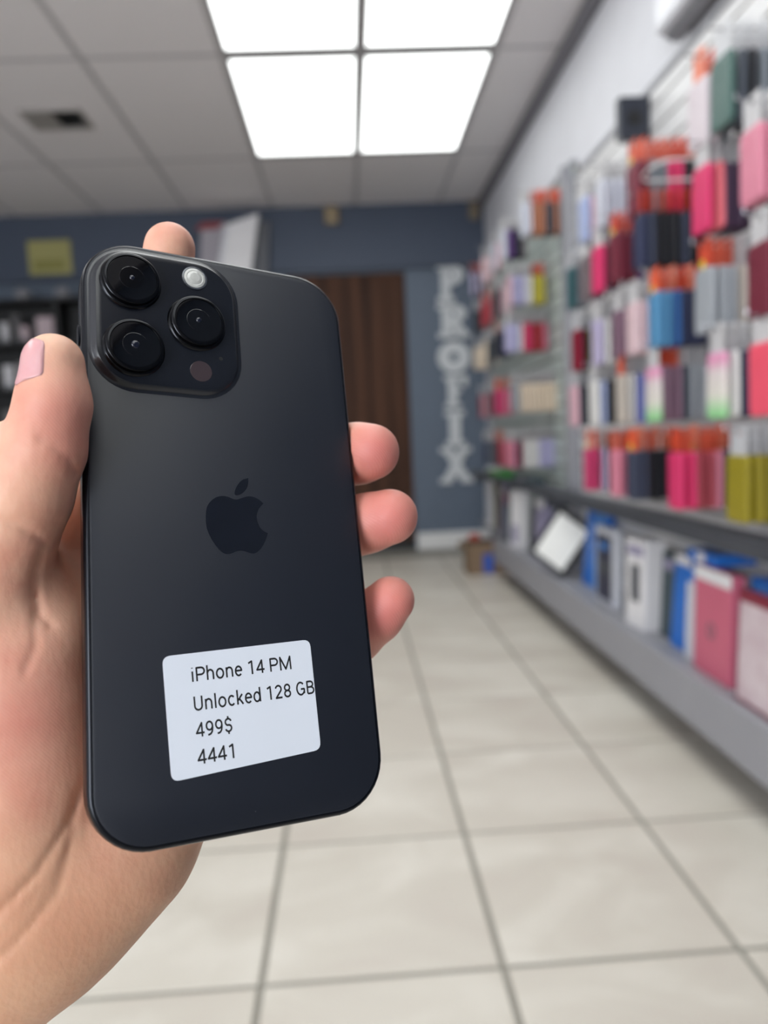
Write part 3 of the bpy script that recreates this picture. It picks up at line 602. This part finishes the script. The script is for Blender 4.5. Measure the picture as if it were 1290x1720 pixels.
# camera plateau
PXC, PYC, PHX, PHY, PR = (-.0358+.0032)/2, (.0368+.0770)/2, .0195, .0201, .0108
def pout(s, z): return [(x, y, z) for x, y in rrect(PHX-s, PHY-s, PR-s, 10, PXC, PYC)]
bm = bmesh.new(); add_loft(bm, [pout(-.0016, .00002), pout(-.0010, .00016), pout(-.0005, .00055), pout(-.0001, .0011), pout(.0005, .00145)], False, False)
add_loft(bm, [pout(.0005, .00145), pout(.0011, .00157), pout(.002, .0016)], False, True, 1)
plat = smooth_by_angle(obj('camera_plateau', bm, [M_rim, M_plat], ph), 60)
M_lens = mat('lens_cover_glass', (4, 4, 6), .04, 0, .5); M_coat = mat('lens_coating_blue', (16, 20, 36), .12, 0, .6); M_barrel = mat('lens_barrel', (6, 6, 8), .06)
for i, (lx, ly, ew) in enumerate(((-.0262, .0672, .0012), (-.0258, .0474, .0018), (-.0083, .0573, .0013))):
    bm = bmesh.new(); R = .0076; Z0 = .0016
    add_lathe(bm, [(R+.0007, Z0), (R+.0004, Z0+.0005), (R, Z0+.0007), (R, Z0+.0021), (R-.0003, Z0+.0024), (R-.0009, Z0+.0025), (R-.0010, Z0+.0022)], 64, lx, ly)
    ring = smooth_by_angle(obj('lens_ring', bm, M_ring, ph), 40)
    bm = bmesh.new(); add_lathe(bm, [(R-.0010, Z0+.0015), (R-.0011, Z0+.00225), (R-.0018, Z0+.0023)], 64, lx, ly); smooth_by_angle(obj('lens_glass', bm, M_lens, ring), 25)
    bm = bmesh.new(); add_lathe(bm, [(.0034, Z0+.00231), (.0033, Z0+.00236)], 40, lx, ly); obj('lens_barrel_disc', bm, M_barrel, ring)  # near-black barrel disc at the lens centre
    bm = bmesh.new(); add_lathe(bm, [(ew*.62, Z0+.00237), (ew*.55, Z0+.00255), (ew*.25, Z0+.00268)], 28, lx, ly); smooth_by_angle(obj('lens_pupil', bm, M_coat, ring), 60)
M_fl = mat('frosted_flash_lens', (205, 205, 200), .25, 0, .5, noise=(500., (168, 166, 158)), coat=.6); M_flr = mat('flash_rim', (120, 122, 126), .25, .8)
bm = bmesh.new(); add_lathe(bm, [(.0036, .0016), (.0036, .0019), (.0032, .00195), (.0031, .0018)], 40, -.0083, .0717); fr = smooth_by_angle(obj('flash_rim', bm, M_flr, ph), 40)
bm = bmesh.new(); add_lathe(bm, [(.0031, .0016), (.00305, .0019), (.0024, .0021), (.0022, .00202), (.0014, .0023), (.0004, .00236)], 40, -.0083, .0717); obj('flash_lens', bm, M_fl, fr)
bm = bmesh.new(); add_lathe(bm, [(.0031, .00161), (.0030, .00166)], 40, -.0077, .0428); obj('depth_sensor', bm, mat('sensor_window', (62, 50, 52), .1, 0, .6), ph)
bm = bmesh.new(); add_lathe(bm, [(.0006, .00161), (.0006, .00164)], 16, -.0018, .0474); obj('microphone_hole', bm, M_dark, ph)
# emblem, traced in the plane of the back
leaf = [(800, 215), (760, 221), (720, 235), (684, 262), (650, 300), (620, 345), (600, 390), (590, 430), (588, 458), (600, 475), (625, 477), (655, 473), (690, 458), (722, 436), (750, 408), (775, 372), (790, 335), (799, 295), (803, 250)]
body = [(600, 546), (560, 535), (500, 507), (440, 492), (370, 491), (300, 511), (240, 551), (190, 606), (160, 662), (148, 722), (143, 800), (146, 900), (160, 990), (190, 1072), (235, 1162), (290, 1245), (350, 1318), (410, 1368), (460, 1388), (510, 1387), (560, 1370), (610, 1347), (660, 1335), (710, 1335), (770, 1350), (830, 1373), (880, 1380), (930, 1364), (980, 1320), (1030, 1250), (1070, 1168), (1103, 1067), (1040, 1035), (985, 985), (948, 912), (930, 830), (936, 758), (960, 690), (1000, 637), (1033, 607), (970, 547), (900, 510), (830, 495), (760, 502), (690, 525), (640, 543)]
M_emb = mat('polished_emblem', (7, 9, 16), .09, 0, .7, noise=(120., (14, 17, 26)))
bm = bmesh.new()
for pts in (leaf, body):
    P = [loc(330+x*140/1290, 780+y*180/1659) for x, y in pts]; add_loft(bm, [[(x, y, z) for x, y in P] for z in (-.0001, .00006)], False, True)
obj('emblem', bm, M_emb, ph)
# price label
lab_c, lab_r = Vector((-.00025, -.0493)), math.radians(2.3)
LM = Matrix.Translation((lab_c.x, lab_c.y, 0)) @ Matrix.Rotation(lab_r, 4, 'Z')
quad = [(-.02084, -.03526), (.01938, -.03337), (.02014, -.06276), (-.01961, -.06538)]
def lab_outline(z):
    # rounded quadrilateral of the paper label
    Q = [Vector(q) for q in quad]; out = []
    for i in range(4):
        a, b_, c = Q[i-1], Q[i], Q[(i+1) % 4]; r = .0021; d0, d1 = (a-b_).normalized(), (c-b_).normalized()
        p0, p1 = b_+d0*r, b_+d1*r
        for k in range(6):
            t_ = k/5; out.append(((1-t_)**2*p0 + 2*t_*(1-t_)*b_ + t_*t_*p1))
    return [(p.x, p.y, z) for p in out][::-1]
bm = bmesh.new(); add_loft(bm, [lab_outline(.00002), lab_outline(.00012)], False, True)
lab = obj('price_label', bm, mat('white_label_paper', (226, 230, 238), .5), ph); lab['label'] = 'white paper price label with four lines of black print'
M_ink = mat('black_ink', (14, 14, 16), .6)
# glyphs drawn as centre-line strokes of even weight, capital height 1
def arc(cx, cy, rx, ry, a0, a1, n=14): return [(cx+rx*math.cos(math.radians(a0+(a1-a0)*k/n)), cy+ry*math.sin(math.radians(a0+(a1-a0)*k/n))) for k in range(n+1)]
GLYPH = {' ': (.33, []), 'i': (.34, [[(.17, 0), (.17, .73)], [(.17, .93), (.17, .99)]]), 'l': (.34, [[(.17, 0), (.17, 1.05)]]),
    'P': (.88, [[(.17, 0), (.17, .945), (.5, .945)]+arc(.52, .7, .27, .245, 90, -90)+[(.17, .455)]]),
    'h': (.775, [[(.15, 0), (.15, 1.05)], [(.15, .46)]+arc(.385, .44, .235, .26, 170, 0)+[(.62, 0)]]),
    'n': (.775, [[(.15, 0), (.15, .73)], [(.15, .46)]+arc(.385, .44, .235, .26, 170, 0)+[(.62, 0)]]),
    'o': (.80, [arc(.4, .365, .275, .33, 0, 360, 24)]), 'e': (.745, [[(.13, .39), (.625, .39)]+arc(.375, .365, .25, .33, 4, 318, 22)]),
    'c': (.737, [arc(.385, .365, .255, .33, 42, 318, 20)]), 'd': (.793, [arc(.37, .365, .25, .33, 0, 360, 24), [(.64, 0), (.64, 1.05)]]),
    'k': (.713, [[(.15, 0), (.15, 1.05)], [(.57, .72), (.17, .28)], [(.3, .42), (.61, 0)]]),
    'M': (1.23, [[(.17, 0), (.17, .97), (.615, .07), (1.06, .97), (1.06, 0)]]), 'U': (.91, [[(.16, 1), (.16, .33)]+arc(.455, .335, .295, .285, 180, 360)+[(.75, 1)]]),
    'G': (.958, [arc(.5, .5, .345, .455, 42, 322, 22)+[(.82, .17), (.82, .46), (.52, .46)]]),
    'B': (.876, [[(.17, .055), (.17, .945), (.45, .945)]+arc(.45, .738, .24, .207, 90, -90)+[(.17, .53)], [(.45, .53)]+arc(.47, .292, .27, .237, 90, -90)+[(.17, .055)]]),
    '1': (.79, [[(.17, .82), (.46, .95), (.46, 0)]]), '4': (.79, [[(.54, 0), (.54, .94), (.08, .27), (.74, .27)]]),
    '2': (.79, [arc(.385, .69, .25, .255, 165, -25)+[(.14, .06), (.69, .06)]]), '8': (.79, [arc(.395, .725, .225, .22, 0, 360, 22), arc(.395, .28, .255, .225, 0, 360, 22)]),
    '9': (.79, [arc(.385, .66, .25, .285, 0, 360, 24), [(.635, .66), (.63, .45), (.58, .24), (.46, .1), (.32, .055), (.22, .055)]]),
    '$': (.79, [arc(.395, .71, .24, .225, 12, 255, 16)+arc(.395, .285, .25, .225, 80, -168, 16), [(.395, 1.12), (.395, .93)], [(.395, .06), (.395, -.13)]])}
def line(text, x0, x1, yb, cap, wt=.069):
    bm = bmesh.new(); x = 0.; S = []
    for ch in text:
        w, st = GLYPH[ch]; S += [[(x+a, b) for a, b in p] for p in st]; x += w
    xa = min(a for p in S for a, b in p)-wt; xb = max(a for p in S for a, b in p)+wt; kx = (x1-x0)/(xb-xa)
    P = lambda a, b: (( a-xa)*kx, b*cap, 0)
    for p in S:
        for (ax_, ay), (bx, by) in zip(p, p[1:]):
            dx, dy = bx-ax_, by-ay; L = math.hypot(dx, dy) or 1; nx, ny = -dy/L*wt, dx/L*wt
            bm.faces.new([bm.verts.new(P(*q)) for q in ((ax_+nx, ay+ny), (ax_-nx, ay-ny), (bx-nx, by-ny), (bx+nx, by+ny))])
        for cx, cy in p[1:-1]:
            bm.faces.new([bm.verts.new(P(cx+wt*math.cos(k*math.pi/4), cy+wt*math.sin(k*math.pi/4))) for k in range(8)])
    for v in bm.verts: v.co.z = random.uniform(0, .000006)
    o = obj('print_line', bm, M_ink, lab); o.location = (x0, yb, .000135); o.rotation_euler = (0, 0, lab_r)
line('iPhone 14 PM', -.01360, .01345, -.0421, .00355)
line('Unlocked 128 GB', -.01335, .01965, -.0493, .00355)
line('499$', -.01320, -.0038, -.0557, .00355)
line('4441', -.01310, -.0037, -.0622, .00355)

# ------------------------------------------------------------------ the hand (one continuous surface from a distance field)
VOX = .0009
lo = np.array([-.19, -.205, .158]); hi = np.array([.028, .105, .275])
dims = np.ceil((hi-lo)/VOX).astype(int); ax = [lo[i]+VOX*np.arange(dims[i]) for i in range(3)]
BIG = np.float32(1.)
def new_field(): return np.full(dims, BIG, np.float32)
def smin(a, b, k):
    h = np.clip(.5+.5*(b-a)/k, 0, 1); return b*(1-h)+a*h-k*h*(1-h)
def capsule(Fd, a, b, ra, rb, k):
    a, b = np.asarray(a), np.asarray(b); m = max(ra, rb)+max(k, .002)*2+.004
    i0 = [max(0, int((min(a[i], b[i])-m-lo[i])/VOX)) for i in range(3)]; i1 = [min(dims[i], int((max(a[i], b[i])+m-lo[i])/VOX)+1) for i in range(3)]
    if any(i1[i] <= i0[i] for i in range(3)): return
    sl = tuple(slice(i0[i], i1[i]) for i in range(3))
    X, Y, Z = np.meshgrid(*[ax[i][i0[i]:i1[i]].astype(np.float32) for i in range(3)], indexing='ij', sparse=True)
    d = b-a; L = float(d@d)
    t = np.clip(((X-a[0])*d[0]+(Y-a[1])*d[1]+(Z-a[2])*d[2])/max(L, 1e-12), 0, 1).astype(np.float32)
    D = np.sqrt((X-a[0]-t*d[0])**2+(Y-a[1]-t*d[1])**2+(Z-a[2]-t*d[2])**2)-(ra+(rb-ra)*t)
    Fd[sl] = smin(Fd[sl], D.astype(np.float32), k)
def chain(Fd, pts, k=.003):
    P = [(cs(x, y, d), r*.001) for x, y, d, r in pts]
    for (a, ra), (b, rb) in zip(P, P[1:]): capsule(Fd, a, b, ra, rb, k)
THUMB = [(90, 611, .186, 7.4), (90, 680, .186, 8.3), (73, 755, .186, 9.4), (40, 830, .187, 11.0), (5, 905, .188, 12.0), (-20, 985, .190, 13.5), (25, 1100, .196, 16)]
THUMB2 = [(20, 768, .190, 9.2), (0, 820, .192, 11.5), (-40, 870, .193, 13)]
PALM = [[(168, 850, .216, 11.2), (130, 985, .218, 11.5), (120, 1100, .216, 12)],
        [(70, 988, .197, 7.8), (80, 1065, .197, 9.4), (60, 1180, .200, 14)],
        [(25, 1100, .196, 16), (28, 1190, .198, 18), (40, 1300, .200, 19), (45, 1420, .203, 20), (20, 1530, .207, 23)],
        [(195, 905, .216, 11.5), (120, 1200, .212, 15), (45, 1480, .212, 20)],
        [(245, 945, .218, 11.5), (170, 1220, .214, 15), (60, 1480, .212, 20)],
        [(300, 1010, .218, 11), (210, 1260, .214, 15), (75, 1500, .212, 21)],
        [(345, 1100, .215, 10.5), (300, 1290, .213, 14.5), (217, 1415, .212, 17.5), (150, 1463, .211, 20.5), (75, 1515, .210, 23.5), (-120, 1700, .212, 26), (-380, 1930, .220, 29)],
        [(-20, 985, .202, 14), (95, 975, .2175, 13), (190, 915, .217, 11.5)],
        [(-38, 880, .197, 13.5), (-42, 1050, .201, 16.5), (-60, 1300, .205, 22), (-80, 1520, .210, 26)]]
INDEX = [(195, 905, .216, 11), (235, 690, .2235, 9.6), (270, 530, .2325, 8.6), (285, 417, .2315, 7.7)]
MIDDLE = [(245, 945, .218, 11), (425, 835, .246, 9.6), (560, 768, .2445, 9.3), (600, 762, .2405, 9.4), (624, 759, .2365, 8.8)]
RING = [(300, 1010, .218, 10.5), (450, 945, .245, 9.5), (575, 892, .242, 9.), (615, 879, .2375, 9.), (655, 868, .234, 8.7)]
PINKY = [(345, 1100, .215, 10), (490, 1130, .240, 8.4), (598, 1068, .238, 8.0), (632, 1034, .2345, 8.0), (656, 1008, .2322, 7.5)]
H = new_field()
for c in PALM: chain(H, c, .008)
FG = new_field()
for c in (INDEX, MIDDLE, RING, PINKY):
    f = new_field(); chain(f, c, .003); FG = np.minimum(FG, f)
H = smin(H, FG, np.float32(.006))
f = new_field(); chain(f, THUMB, .004); chain(f, THUMB2, .0035); H = smin(H, f, np.float32(.0045)); del f, FG
X, Y, Z = np.meshgrid(*[a.astype(np.float32) for a in ax], indexing='ij', sparse=True)
# flexion creases: shallow grooves
U = 645+F_PX*X/Z; V = 860-F_PX*Y/Z
def crease(pts, amp, w, zmax):
    global H
    x0, x1 = min(p[0] for p in pts)-30, max(p[0] for p in pts)+30; y0, y1 = min(p[1] for p in pts)-30, max(p[1] for p in pts)+30
    best = np.full(dims, 1e3, np.float32)
    m = np.broadcast_to((U > x0) & (U < x1), dims) & np.broadcast_to((V > y0) & (V < y1), dims) & (Z < zmax) & (np.abs(H) < .006)
    ii = np.nonzero(m); u = U[ii[0], 0, ii[2]]; v_ = V[0, ii[1], ii[2]]; bd = np.full(len(u), 1e3, np.float32)
    for (ax_, ay), (bx, by) in zip(pts, pts[1:]):
        dx, dy = bx-ax_, by-ay; t = np.clip(((u-ax_)*dx+(v_-ay)*dy)/(dx*dx+dy*dy), 0, 1); bd = np.minimum(bd, np.hypot(u-ax_-t*dx, v_-ay-t*dy))
    H[ii] += amp*np.exp(-(bd/w)**2)
crease([(66, 736), (95, 752), (118, 775), (126, 792)], .0008, 4.5, .2)
crease([(-5, 872), (30, 882), (55, 897), (76, 914)], .0008, 5, .2)
crease([(70, 930), (62, 950), (56, 985), (64, 1030), (86, 1052)], .0010, 6, .205)
crease([(58, 1000), (60, 1080), (42, 1130)], .0006, 6, .205)
crease([(150, 1300), (110, 1390), (60, 1470), (0, 1530), (-60, 1580)], .0009, 6, .215)
crease([(128, 1330), (118, 1420), (95, 1500), (40, 1570), (-30, 1640)], .0006, 6, .215)
crease([(590, 1075), (600, 1100)], .0003, 4, .26)
# the flesh presses flat against the phone
Px = (X-pT.x)*pX.x+(Y-pT.y)*pX.y+(Z-pT.z)*pX.z; Py = (X-pT.x)*pY.x+(Y-pT.y)*pY.y+(Z-pT.z)*pY.z; Pz = (X-pT.x)*pN.x+(Y-pT.y)*pN.y+(Z-pT.z)*pN.z
rr = .002; qx = np.abs(Px)-(HX-RC); qy = np.abs(Py)-(HY-RC)
d2 = np.hypot(np.maximum(qx, 0), np.maximum(qy, 0))+np.minimum(np.maximum(qx, qy), 0)-RC
qz = np.abs(Pz+TH/2)-(TH/2)
d2r, qzr = d2+rr, qz+rr
PHD = np.hypot(np.maximum(d2r, 0), np.maximum(qzr, 0))+np.minimum(np.maximum(d2r, qzr), 0)-rr
H = np.maximum(H, -(PHD-np.float32(.00025))); del Px, Py, Pz, d2, qz, d2r, qzr, PHD, qx, qy
# keep the surface closed at the grid border
H[0] = H[-1] = .01; H[:, 0] = H[:, -1] = .01; H[:, :, 0] = H[:, :, -1] = .01
def surface_nets(H):
    S = H < 0; n = np.array(H.shape)-1
    cnt = np.zeros(n, np.int8)
    for dx in (0, 1):
        for dy in (0, 1):
            for dz in (0, 1): cnt += S[dx:dx+n[0], dy:dy+n[1], dz:dz+n[2]]
    act = np.nonzero((cnt > 0) & (cnt < 8)); N = len(act[0]); idx = np.full(n, -1, np.int32); idx[act] = np.arange(N)
    base = np.stack(act, 1); acc = np.zeros((N, 3)); num = np.zeros(N)
    cor = [(a, b, c) for a in (0, 1) for b in (0, 1) for c in (0, 1)]
    val = {c: H[act[0]+c[0], act[1]+c[1], act[2]+c[2]].astype(np.float64) for c in cor}
    for c in cor:
        for k in range(3):
            if c[k] == 0:
                e = list(c); e[k] = 1; e = tuple(e); m = (val[c] < 0) != (val[e] < 0); t = np.where(m, val[c]/np.where(m, val[c]-val[e], 1), 0)
                p = np.tile(np.array(c, float), (N, 1)); p[:, k] = t; acc[m] += p[m]; num[m] += 1
    verts = base+acc/num[:, None]; quads = []
    for k in range(3):
        a, b = [(1, 2), (2, 0), (0, 1)][k]
        s0 = [slice(1, n[i]) for i in range(3)]; s0[k] = slice(0, n[k]); s1 = list(s0); s1[k] = slice(1, n[k]+1)
        A, B = S[tuple(s0)], S[tuple(s1)]; e = np.nonzero(A != B); off = np.array([0 if i == k else 1 for i in range(3)])
        P = np.stack(e, 1)+off; inside = A[e]
        def I(da, db):
            Q = P.copy(); Q[:, a] -= da; Q[:, b] -= db; return idx[Q[:, 0], Q[:, 1], Q[:, 2]]
        q = np.stack([I(1, 1), I(0, 1), I(0, 0), I(1, 0)], 1); q[~inside] = q[~inside][:, ::-1]; quads.append(q)
    return verts, np.concatenate(quads)
vv, qq = surface_nets(H); del H
vc = lo+vv*VOX
bas = np.array([[CR.x, CR.y, CR.z], [CU.x, CU.y, CU.z], [CW.x, CW.y, CW.z]])
vw = np.array([CAM.x, CAM.y, CAM.z])+vc@bas
org = np.array(c2w(cs(20, 1530, .207))); me = bpy.data.meshes.new('hand')
me.from_pydata([], [], []); me.vertices.add(len(vw)); me.vertices.foreach_set('co', (vw-org).ravel())
me.loops.add(len(qq)*4); me.loops.foreach_set('vertex_index', qq[:, ::-1].ravel().astype(np.int32)); me.polygons.add(len(qq))
me.polygons.foreach_set('loop_start', np.arange(len(qq), dtype=np.int32)*4); me.update(calc_edges=True); me.validate()
bm = bmesh.new(); bm.from_mesh(me)
# only the largest connected piece
seen = set(); best = []
for v0 in bm.verts:
    if v0 in seen: continue
    st, comp = [v0], []; seen.add(v0)
    while st:
        q = st.pop(); comp.append(q)
        for e in q.link_edges:
            o2 = e.other_vert(q)
            if o2 not in seen: seen.add(o2); st.append(o2)
    if len(comp) > len(best): best = comp
bset = set(best); bmesh.ops.delete(bm, geom=[v for v in bm.verts if v not in bset], context='VERTS')
for _ in range(3): bmesh.ops.smooth_vert(bm, verts=bm.verts, factor=.5, use_axis_x=True, use_axis_y=True, use_axis_z=True)
bmesh.ops.recalc_face_normals(bm, faces=bm.faces[:]); bm.to_mesh(me)
bvh = BVHTree.FromBMesh(bm); bm.free()
me.polygons.foreach_set('use_smooth', [True]*len(me.polygons))
# skin tone: blood-flushed finger pads and thenar, wrist darkened by tan and painted-in shade
co = np.zeros(len(me.vertices)*3); me.vertices.foreach_get('co', co); co = co.reshape(-1, 3)+org
cc = (co-np.array([CAM.x, CAM.y, CAM.z]))@bas.T
fl_ = np.zeros(len(co))
for x, y, d, r, s in ((630, 762, .228, .017, .95), (650, 875, .228, .017, .95), (645, 1030, .228, .018, 1.), (112, 700, .18, .013, .6), (60, 1230, .18, .025, .45), (290, 380, .23, .008, .3)):
    fl_ = np.maximum(fl_, s*np.exp(-(np.linalg.norm(cc-cs(x, y, d), axis=1)/(r))**2))
tan_shade = 1/(1+np.exp(-((860-F_PX*cc[:, 1]/cc[:, 2])-1400)/60))
for nm, arr in (('flush', fl_), ('tan', tan_shade)):
    at = me.attributes.new(nm, 'FLOAT', 'POINT'); at.data.foreach_set('value', arr.astype(np.float32))
def skin_material():
    m = bpy.data.materials.new('skin'); m.use_nodes = True; nt = m.node_tree; b = nt.nodes['Principled BSDF']; N = nt.nodes.new; Lk = nt.links.new
    tc = N('ShaderNodeTexCoord')
    n = N('ShaderNodeTexNoise'); n.inputs['Scale'].default_value = 55; n.inputs['Detail'].default_value = 5; Lk(tc.outputs['Object'], n.inputs['Vector'])
    mx = N('ShaderNodeMix'); mx.data_type = 'RGBA'; mx.inputs[6].default_value = (*lin((232, 184, 156)), 1); mx.inputs[7].default_value = (*lin((216, 156, 132)), 1)
    mr0 = N('ShaderNodeMapRange'); mr0.inputs['From Min'].default_value = .35; mr0.inputs['From Max'].default_value = .65; Lk(n.outputs['Fac'], mr0.inputs[0]); Lk(mr0.outputs[0], mx.inputs[0])
    a1 = N('ShaderNodeAttribute'); a1.attribute_name = 'flush'; m1 = N('ShaderNodeMix'); m1.data_type = 'RGBA'; m1.inputs[7].default_value = (*lin((204, 120, 112)), 1)
    Lk(mx.outputs[2], m1.inputs[6]); Lk(a1.outputs['Fac'], m1.inputs[0])
    a2 = N('ShaderNodeAttribute'); a2.attribute_name = 'tan'; m2 = N('ShaderNodeMix'); m2.data_type = 'RGBA'; m2.inputs[7].default_value = (*lin((190, 142, 106)), 1)  # this layer mixes tan with shade painted onto the wrist
    ml = N('ShaderNodeMath'); ml.operation = 'MULTIPLY'; ml.inputs[1].default_value = .6; Lk(a2.outputs['Fac'], ml.inputs[0]); Lk(ml.outputs[0], m2.inputs[0]); Lk(m1.outputs[2], m2.inputs[6])
    Lk(m2.outputs[2], b.inputs['Base Color'])
    b.inputs['Roughness'].default_value = .5; b.inputs['Specular IOR Level'].default_value = .4
    b.inputs['Subsurface Weight'].default_value = .25; b.inputs['Subsurface Radius'].default_value = (1., .35, .2); b.inputs['Subsurface Scale'].default_value = .003
    mp = N('ShaderNodeMapping'); mp.inputs['Scale'].default_value = (1, 1, .6); mp.inputs['Rotation'].default_value = (0, .9, 0); Lk(tc.outputs['Object'], mp.inputs['Vector'])
    w = N('ShaderNodeTexNoise'); w.inputs['Scale'].default_value = 900; w.inputs['Detail'].default_value = 4; Lk(mp.outputs[0], w.inputs['Vector'])
    w2 = N('ShaderNodeTexVoronoi'); w2.inputs['Scale'].default_value = 520; Lk(mp.outputs[0], w2.inputs['Vector'])
    ad = N('ShaderNodeMath'); ad.operation = 'ADD'; Lk(w.outputs['Fac'], ad.inputs[0]); Lk(w2.outputs['Distance'], ad.inputs[1])
    wv = N('ShaderNodeTexWave'); wv.inputs['Scale'].default_value = 560; wv.inputs['Distortion'].default_value = 2.2; wv.inputs['Detail Scale'].default_value = .12; wv.bands_direction = 'DIAGONAL'; Lk(tc.outputs['Object'], wv.inputs['Vector'])
    wm = N('ShaderNodeMath'); wm.operation = 'MULTIPLY'; Lk(wv.outputs['Fac'], wm.inputs[0]); Lk(a1.outputs['Fac'], wm.inputs[1])
    a3 = N('ShaderNodeMath'); a3.operation = 'MULTIPLY_ADD'; a3.inputs[1].default_value = .5; Lk(wm.outputs[0], a3.inputs[0]); Lk(ad.outputs[0], a3.inputs[2]); ad = a3
    bp = N('ShaderNodeBump'); bp.inputs['Strength'].default_value = .14; bp.inputs['Distance'].default_value = .0005; Lk(ad.outputs[0], bp.inputs['Height']); Lk(bp.outputs['Normal'], b.inputs['Normal'])
    return m
me.materials.append(skin_material())
hand = bpy.data.objects.new('hand', me); C.objects.link(hand); hand.location = org
tag(hand, 'bare left hand holding the black smartphone, thumb on its left edge, fingertips on the right', 'hand')
# nails: shells laid on the finger surface
def nail(axis_pts, normal_c, length, half_ang, t0, m):
    """grid of rays shot inwards onto the finger about the line axis_pts (camera frame)"""
    a, b = [np.asarray(p) for p in axis_pts]; ad = (b-a)/np.linalg.norm(b-a); nc = np.asarray(normal_c, float); nc -= ad*(nc@ad); nc /= np.linalg.norm(nc); sd = np.cross(ad, nc)
    nu, nv = 14, 16; bm = bmesh.new(); G = [[], []]
    for i in range(nu+1):
        for j in range(nv+1):
            u, v_ = i/nu, -1+2*j/nv
            # squircle outline: rounded root, gently curved free edge
            w_ = min(1, (u/.16)**.5 if u < .16 else 1) * (1-.10*max(0, (u-.85)/.15)**2)
            s = t0+length*(u*(1-.10*v_*v_)+.05*v_*v_*(1-u)); an = v_*half_ang*w_
            o = a+ad*s; d = nc*math.cos(an)+sd*math.sin(an)
            hit = bvh.ray_cast(c2w(o+d*.0125)-Vector(org), -rot(Vector(d)), .02)[0]
            base = (Vector(hit) if hit else c2w(o+d*.008)-Vector(org))
            dw = rot(Vector(d)); e = 1-max(abs(v_), 0)**6
            G[0].append(bm.verts.new(base-dw*.0004)); G[1].append(bm.verts.new(base+dw*(.00005+.00016*e+(.0001 if u > .93 else 0))))
    W = nv+1
    for k, fl2 in ((0, 1), (1, 0)):
        for i in range(nu):
            for j in range(nv):
                q = [G[k][i*W+j], G[k][(i+1)*W+j], G[k][(i+1)*W+j+1], G[k][i*W+j+1]]; bm.faces.new(q[::-1] if fl2 else q)
    ring = [i*W for i in range(nu+1)]+[nu*W+j for j in range(1, W)]+[i*W+nv for i in range(nu-1, -1, -1)]+[j for j in range(nv-1, 0, -1)]
    for p, q in zip(ring, ring[1:]+ring[:1]): bm.faces.new((G[0][p], G[0][q], G[1][q], G[1][p]))
    return obj('nail', bm, m, hand, True)
def nail_material():
    m = mat('nail_keratin', (214, 164, 164), .28, 0, .5, noise=(260., (206, 150, 152))); b = m.node_tree.nodes['Principled BSDF']; b.inputs['Subsurface Weight'].default_value = .15; b.inputs['Subsurface Scale'].default_value = .002; b.inputs['Coat Weight'].default_value = .2; return m
M_nail = nail_material()
nail((cs(91, 680, .186), cs(90, 609, .186)), (-.70, .0, -.71), .0118, math.radians(52), .0038, M_nail)
nail((cs(615, 879, .2375), cs(655, 868, .234)), (.25, .45, .87), .0085, math.radians(42), .0055, M_nail)
nail((cs(600, 762, .2405), cs(624, 759, .2365)), (.3, .3, .95), .0085, math.radians(45), .0015, M_nail)
nail((cs(632, 1034, .2345), cs(656, 1008, .2322)), (.1, .4, .95), .0075, math.radians(45), .0025, M_nail)
nail((cs(270, 530, .2325), cs(285, 417, .2315)), (0, .1, 1.), .0105, math.radians(45), .0135, M_nail)
